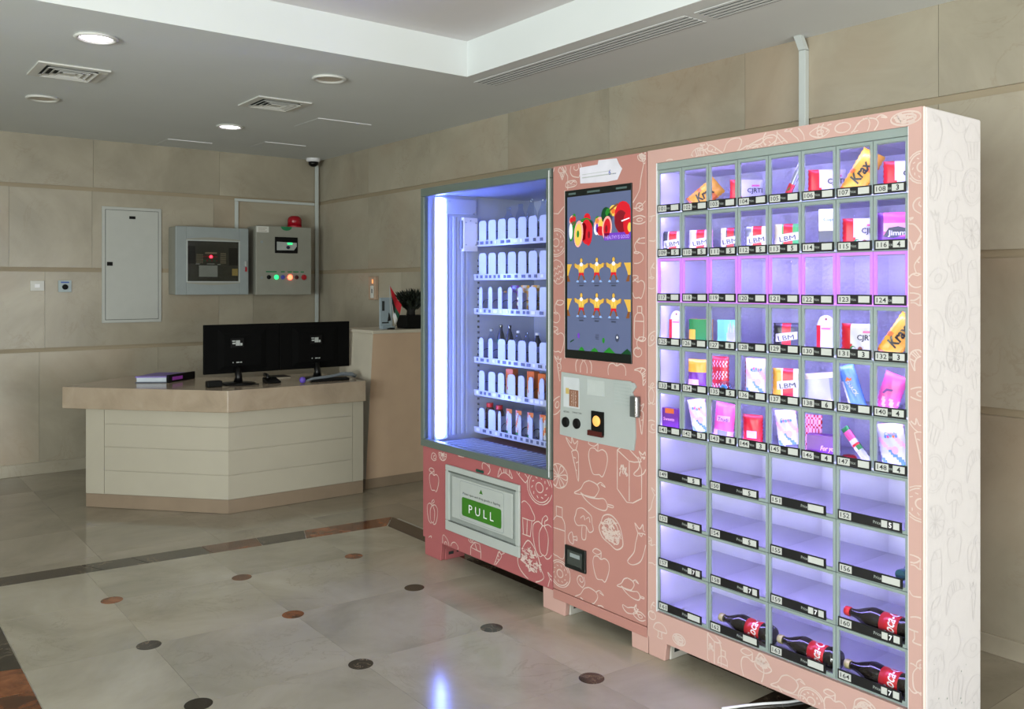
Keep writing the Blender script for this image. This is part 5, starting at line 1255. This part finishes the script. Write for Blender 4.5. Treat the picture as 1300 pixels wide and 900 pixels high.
p = Pack(.082, .102, .03, 0, 15, 'box'); p.body(lambda a, b: (Y_ if (a < -.4 and abs(b+.1) < .35) else G_), 10, 8); p.finish('tea_box', 'dark green box in compartment 126', 'box', *place(126, 890, 2.535))
p = Pack(.078, .102, .01, 0, 10, 'box'); p.body(lambda a, b: MI, 6, 6); p.finish('mint_packet', 'pale mint green packet in compartment 127', 'packet', *place(127, 924, 2.56))
t = thing('candle_pack', 'bundle of thin white candles in front of the mint packet in compartment 127', 'candles', place(127, 929, 2.50))
x_, y_, z_ = place(127, 929, 2.50)
for k in range(6):
    yy = y_+.014-.0062*k; hh = [.078, .09, .072, .086, .075, .066][k]
    MB().lathe([(.0026, 0), (.0026, hh), (.0008, hh+.004), (.0006, hh+.012)], (x_+.002*(k % 2), yy, z_+.0003), n=8).build('candle', c_white, t)
MB().box(x_-.006, x_+.008, y_-.020, y_+.018, z_+.0003, z_+.060).build('candle_sleeve', c_clear, t)
lbm(129, 999, 'small dark blue biscuit pack with a red band in compartment 129', DG, K_, x=2.53, w=.085)
wafer(131, 1091, 'square red and white wafer pack in compartment 131', yaw=12, w=.105, h=.108, x=2.50)
yellow(132, 1142, 'yellow snack bag tilted to the right in compartment 132', rot=-32, x=2.52, h=.135, w=.066, yaw=34)
def bag(n, u, label, w, h, col, x=2.52, rot=0, yaw=15, txt=None, th=.026, nm='sweet_bag', extra=None, grp=None):
    p = Pack(w, h, th, rot, yaw); p.body(col, 16, 18)
    if extra: extra(p)
    if txt: p.text(*txt)
    return p.finish(nm, label, 'bag', *place(n, u, x), group=grp)
bag(134, 886, 'small bag, yellow above and purple below, in compartment 134', .075, .12, lambda a, b: Y_ if b > .25 else (P_ if b > -.25 or a > .3 else LP if b > -.6 else CR))
bag(135, 915, 'red grainy sachet standing in compartment 135', .062, .135, lambda a, b: R_ if math.sin(a*17)*math.sin(b*23) > -.5 else W_, x=2.54, th=.014)
x_, y_, z_ = place(135, 920, 2.498)
t = thing('toy_capsule', 'clear round toy capsule with a yellow and blue toy in compartment 135', 'toy', (x_, y_, z_))
R0 = .027
MB().lathe([(max(.0001, R0*math.sin(a)), R0-R0*math.cos(a)) for a in [PI*i/14 for i in range(15)]], (x_, y_, z_+.0003), n=22).build('capsule', glass('capsule_clear', (.8, .92, .97)), t, smooth=True)
for k in range(5):
    a = k*2*PI/5; MB().lathe([(.0001, -.007), (.006, -.004), (.0075, 0), (.006, .004), (.0001, .007)], (x_-.006, y_+.009*math.cos(a), z_+R0+.009*math.sin(a)), n=10).build('toy_petal', mat('toy_blue', (60, 140, 190), .4), t, smooth=True)
MB().lathe([(.0001, -.006), (.006, -.003), (.006, .003), (.0001, .006)], (x_-.010, y_, z_+R0), n=10).build('toy_centre', c_yellow, t, smooth=True)
def bluewhite(seed):
    rr = random.Random(seed)
    def ex(p):
        for k in range(5):
            a, t = -.012+.008*k, p.h*.24+rr.uniform(-.003, .003); p.label([(a+.004*math.cos(q), t+.005*math.sin(q)) for q in [i*PI/4 for i in range(8)]], [B_, PK, B_, O_, B_][k])
        p.label([(.01+.010*math.cos(q), -.01+.012*math.sin(q)) for q in [i*PI/5 for i in range(10)]], LP)
    return ex
p_bw = lambda a, b: G_ if (b < -.82 and a > -.2) else (W_ if math.sin(a*5+b*7) > -.55 else B_ if b < -.1 else LP)
bag(136, 960, 'white candy bag with a brown left edge, beside the red sachet and toy capsule', .075, .14, lambda a, b: BR if a < -.82 else p_bw(a, b), yaw=22, extra=bluewhite(1), txt=('Candy', .004, .026, .014, B_), grp='white candy bags')
lbm(137, 1001, 'small cream and green biscuit pack with a red band in compartment 137', CR, Y_, x=2.52, w=.10, h=.115)
bag(138, 1043, 'clear cream-edged wrapper lying across compartment 138', .105, .105, lambda a, b: CR if abs(b) > .72 else (SV if a > .5 else CL), rot=6, yaw=30, nm='clear_wrapper')
bag(139, 1082, 'blue snack bag leaning to the left in compartment 139', .052, .14, lambda a, b: B_ if a > -.6 or b > .3 else W_, rot=18, yaw=10, txt=('SNACK', .0, -.005, .016, W_, -70), extra=lambda p: p.label([(-.010, .022), (0, .034), (.006, .026), (.012, .030), (.010, .020)], O_), x=2.51)
bag(140, 1131, 'pink sweet bag with a pointed top in compartment 140', .066, .122, lambda a, b: (PK if b > -.2 else LP if math.sin(a*9+b*5) > 0 else R_ if b < -.8 else PK), rot=-18, yaw=10, extra=lambda p: p.label([(-.02, -.004), (-.012, .012), (.008, .016), (.006, .010), (-.008, .006), (-.014, -.004)], P_), x=2.51)
p = Pack(.082, .094, .03, 0, 5, 'box'); p.body(lambda a, b: P_ if b < .65 or abs(a) > .5 else O_, 8, 10); p.text('Sweets', 0, .002, .016, LP, width=.05)
p.finish('purple_box', 'purple box in compartment 141 at the left end of its row', 'box', *place(141, 853, 2.51))
bag(142, 888, 'white candy bag between the small purple box and the bright pink sweet bag', .070, .135, lambda a, b: R_ if (b < -.85 and a > 0) else p_bw(a, b), rot=12, extra=bluewhite(2), grp='white candy bags')
bag(143, 920, 'bright pink sweet bag in compartment 143', .074, .135, lambda a, b: PK if b > -.45 else (SV if abs(a) < .5 else LP), rot=-6, txt=('Trudi', 0, .004, .018, P_, 0), extra=lambda p: p.label([(-.024, .0), (.024, .004), (.024, .024), (-.024, .020)], LP))
bag(144, 956, 'red sweet bag with a window in compartment 144', .070, .11, lambda a, b: LP if (abs(a) < .55 and -.45 < b < -.05) else R_ if b > -.75 else LP)
bag(145, 1000, 'white candy bag with a dark foot, between red sweet bag and purple gift box', .072, .138, lambda a, b: DG if (b < -.62 and a > -.3) else p_bw(a, b), rot=8, extra=bluewhite(3), grp='white candy bags', txt=('Candy', .004, .032, .014, B_))
bag(146, 1033, 'pale red packet standing behind the purple box in compartment 146', .055, .13, lambda a, b: R_ if math.sin(a*15)*math.sin(b*21) > .2 else LP, x=2.56, th=.014)
p = Pack(.098, .078, .04, 0, 22, 'box'); p.body(lambda a, b: P_, 6, 6); p.text('For you', .018, -.008, .022, LP, shear=.3, width=.05)
p.finish('purple_gift_box', 'low purple box with pale script in compartment 146', 'box', *place(146, 1046, 2.515))
bag(147, 1088, 'long candy tube in green, white and red leaning in compartment 147', .026, .135, lambda a, b: G_ if b > .75 else (PK if b > .35 else W_ if b > .15 else R_ if b > -.05 else G_ if -.25 < b < -.05 and a > 0 else CL if b < -.25 else W_), rot=40, yaw=0, th=.014, nm='candy_tube', x=2.505)
x_, y_, z_ = place(147, 1078, 2.56)
o = MB().lathe([(.0001, 0), (.018, .003), (.024, .010), (.018, .017), (.0001, .020)], (x_, y_, z_+.0003), n=18).build('red_sweet', c_red, smooth=True); tag(ground(o), 'flat round red sweet lying behind the candy tube in compartment 147', 'sweet')
bag(148, 1134, 'largest white candy bag, at the right end of the lowest row of small compartments', .080, .138, lambda a, b: G_ if (b < -.82 and a > .1) else p_bw(a, b), rot=10, yaw=6, extra=bluewhite(4), txt=('Candy', .006, .034, .015, B_), grp='white candy bags', x=2.51)

# cola bottles lying on their side
m_cola = mat('cola', (14, 9, 10), .08, var=.1, spec=.7); m_capr = mat('cap_red', (205, 28, 34), .4); m_capy = mat('cap_yellow', (168, 158, 112), .45); m_lab = mat('cola_label', (190, 22, 34), .35)
prof = [(.0001, 0), (.0125, .001), (.0145, .004), (.0145, .019), (.0125, .020), (.0122, .028), (.0135, .036), (.0175, .048), (.0255, .066), (.0335, .088), (.0350, .098), (.0335, .112), (.0315, .124), (.0313, .126), (.0313, .186), (.0325, .190), (.0345, .200), (.0330, .214), (.0290, .226), (.0240, .229), (.0001, .226)]
def cola(n, u, label, cap, tw=0):
    x_, y_, z_ = place(n, u, 2.512); a, c, z0, z1, fz = CELL[n]
    yl = min(y_, a-.006); yl = max(yl, c+.228-.0)
    t = thing('soft_drink_bottle', label, 'bottle', (x_, yl-.11, fz), 'dark soft drink bottles lying on their side')
    R = .0352; cz = fz+R+.0003; ax = Vector((0, -1, 0)); c0 = Vector((x_, yl, cz))
    def part(nm, i0, i1, m): 
        pr = [prof[i] for i in range(i0, i1+1)]
        return MB().lathe(pr, c0, ax, 28).build(nm, m, t, smooth=True)
    part('cap', 0, 4, cap); bt = part('bottle_body', 4, 20, m_cola)
    b = MB().lathe([(.0318, .127), (.0318, .185)], c0, ax, 36); lb = b.build('paper_label', m_lab, t, smooth=True)
    b = MB()
    def fn(s, h):      # text runs round the bottle, letters stand along its axis (towards the cap)
        hh = .176-h
        return c0+ax*hh+Vector((-math.cos(s/.0322-.95+tw)*.0322, 0, math.sin(s/.0322-.95+tw)*.0322))
    b.text('Coca-Cola', .046, fn, 0, shear=.35, bold=.012, width=.125)
    b.build('label_script', m_whitegloss, lb, recalc=False)
cola(160, 1073, 'dark soft drink bottle with a red cap and red label in compartment 160', m_capr)
cola(162, 914, 'dark soft drink bottle with a pale cap in compartment 162, leftmost of the bottles', m_capy, .2)
cola(163, 988, 'dark soft drink bottle with a pale cap in compartment 163, second from the left', m_capy, -.25)
cola(164, 1073, 'dark soft drink bottle with a pale cap in compartment 164, lowest on the right', m_capy, .1)
x_, y_, z_ = place(156, 1138, 2.50); y_ = 1.345
t = thing('water_bottle', 'clear blue bottle with a teal cap pointing out of compartment 156', 'bottle', (2.58, y_, z_))
ax = Vector((.94, -.08, .0)); c0 = Vector((2.498, y_, z_+.030))
MB().lathe([(.0001, 0), (.0165, .0005), (.0165, .018)], c0, ax, 24).build('cap', mat('teal_cap', (44, 92, 108), .4), t)
MB().lathe([(.0125, .0185), (.013, .03), (.022, .05), (.0285, .07), (.0285, .10), (.027, .105), (.0285, .11), (.0285, .20), (.02, .205), (.0001, .205)], c0, ax, 24).build('bottle_body', glass('bottle_blue', (.62, .74, .92), .05, bubbles=40), t, smooth=True)

# ---------------------------------------------------------------- goods in the glass-fronted cooler
m_cb = glass('clear_bottle', (.86, .90, .97), .06, bubbles=35, ior=1.6)
m_dkb = mat('dark_bottle', (38, 44, 60), .15); m_grl = mat('green_label', (30, 120, 80), .4); m_capw = mat('cap_white', (210, 214, 225), .4)
def bottle(r, u, x, h, rad, label, body, cap, band=None, grp=None, nm='drink_bottle'):
    p = onX(u, 400, x); z = RZ[r]-.0118
    t = thing(nm, label, 'bottle', (x, p.y, z), grp)
    R = rad
    MB().lathe([(R*.9, .0003), (R, .006), (R, h*.35), (R*.94, h*.38), (R, h*.42), (R, h*.62), (R*.8, h*.74), (R*.42, h*.86), (R*.38, h*.92)], (x, p.y, z), n=18).build('bottle_body', body, t, smooth=True)
    MB().lathe([(R*.44, h*.925), (R*.44, h*.99), (R*.36, h)], (x, p.y, z), n=16).build('cap', cap, t)
    if band: MB().lathe([(R*1.02, h*.40), (R*1.02, h*.62)], (x, p.y, z), n=20).build('label_band', band, t, smooth=True)
for k, (u, h, w) in enumerate(((646, .205, 'leftmost'), (661, .215, 'second from the left'), (675, .235, 'third and tallest'), (690, .225, 'rightmost'))):
    bottle(0, u, 2.90, h, .030, 'clear bottle on the top cooler shelf, %s of the four' % w, m_cb, m_cb, grp='clear bottles on the top shelf of the cooler', nm='water_bottle')
def snack(r, u, x, w, h, col, label, nm='snack_pack', kind='pillow', grp=None, yaw=8, th=.02, dz=-.0118):
    p = Pack(w, h, th, 0, yaw, kind); p.body(col, 8, 10); q = onX(u, 400, x)
    return p.finish(nm, label, 'packet', x, q.y, RZ[r]+dz, group=grp)
snack(0, 692, 2.81, .03, .09, lambda a, b: LP if b > -.2 else PK, 'small pink pack at the right end of the top cooler shelf', th=.008)
snack(1, 651, 2.83, .045, .06, lambda a, b: CR, 'small beige pack on the second cooler shelf')
stripes = lambda c1, c2: (lambda a, b: c1 if math.sin(b*12+a*3) > -.1 else c2)
for k, (u, c1, c2, h, lab) in enumerate(((613, DG, K_, .10, 'dark grey snack pack, leftmost on the third cooler shelf'), (625, K_, DG, .10, 'black snack pack, second from the left on the third cooler shelf'), (638, Y_, DG, .12, 'yellow and grey snack pack on the third cooler shelf'),
                                         (654, P_, SV, .15, 'purple snack bag standing tall on the third cooler shelf'), (667, Y_, CR, .15, 'tall yellow snack bag on the third cooler shelf'), (680, CR, Y_, .15, 'cream and yellow snack bag on the third cooler shelf, behind a lane plate'))):
    snack(2, u, 2.85, .058, h, stripes(c1, c2), lab, grp='snack packs on the third cooler shelf')
for u, h, R, lab, bd, cp, bn in ((624, .175, .024, 'clear bottle with a silver cap, leftmost on the fourth cooler shelf', m_cb, m_silver, None), (636, .20, .022, 'bottle with a green label on the fourth cooler shelf', m_dkb, m_dkb, m_grl), (647, .20, .022, 'dark glass bottle beside the green-labelled one', m_dkb, m_dkb, None),
                                 (658, .175, .024, 'clear bottle with a white cap in the middle of the fourth cooler shelf', m_cb, m_capw, None), (669, .17, .024, 'slim clear bottle right of the middle of the fourth cooler shelf', m_cb, m_cb, None), (682, .17, .025, 'dark bottle with a white cap at the right of the fourth cooler shelf', m_dkb, m_capw, None)):
    bottle(3, u, 2.88, h, R, lab, bd, cp, bn, 'bottles on the fourth cooler shelf')
for u, lab, h in ((650, 'orange cup pack in the middle of the fifth cooler shelf', .155), (677, 'tall orange and white carton on the fifth cooler shelf', .155), (691, 'orange carton with white print at the right end of the fifth cooler shelf', .15)):
    snack(4, u, 2.83, .05, h, lambda a, b: O_ if b > .55 or (abs(a) > .7 and b > -.2) or math.sin(b*9+a*4) > .75 else W_, lab, 'juice_carton', 'box', 'orange cartons on the fifth cooler shelf', th=.04)
def jar(u, lab, h):
    p = onX(u, 400, 2.86); z = RZ[5]-.0118
    t = thing('sauce_bottle', lab, 'bottle', (2.86, p.y, z), 'red-capped bottles on the lowest cooler shelf')
    MB().lathe([(.02, .0003), (.024, .004), (.024, h-.035), (.018, h-.022)], (2.86, p.y, z), n=16).build('bottle_body', mat('amber_bottle', (96, 60, 50), .2), t, smooth=True)
    MB().lathe([(.019, h-.0218), (.019, h)], (2.86, p.y, z), n=16).build('cap', c_red, t)
jar(622, 'red-capped bottle, leftmost on the lowest cooler shelf', .152); jar(634, 'red-capped bottle, second from the left on the lowest cooler shelf', .148)
for u, lab in ((646.5, 'leftmost of the four orange and white striped sachets on the lowest cooler shelf'), (658.5, 'second from the left of the four striped sachets on the lowest cooler shelf'), (673.5, 'third of the four striped sachets on the lowest cooler shelf, with more orange'), (689, 'rightmost of the four orange and white striped sachets on the lowest cooler shelf')):
    snack(5, u, 2.80, .040, .125, lambda a, b: (O_ if b > .78 else G_ if b < -.8 and a < 0 else W_ if math.sin(a*4-b*6) > .35 else O_ if math.sin(a*4-b*6) < -.3 else CR), lab, 'striped_sachet', grp='striped sachets on the lowest cooler shelf', th=.012, dz=.0145)

# ---------------------------------------------------------------- loose cable under the locker
pts = smooth([(2.33, 1.865), (2.40, 1.835), (2.47, 1.80), (2.56, 1.75), (2.68, 1.72), (2.80, 1.76), (2.95, 1.90), (3.2, 2.0), (3.46, 1.95)], False, 5)
o = MB().tube([(x, y, .0052) for x, y in pts], .0045, 8).build('white_cable', m_whitegloss, smooth=True)
tag(ground(o), 'thin white cable on the floor under the locker cabinet', 'cable')
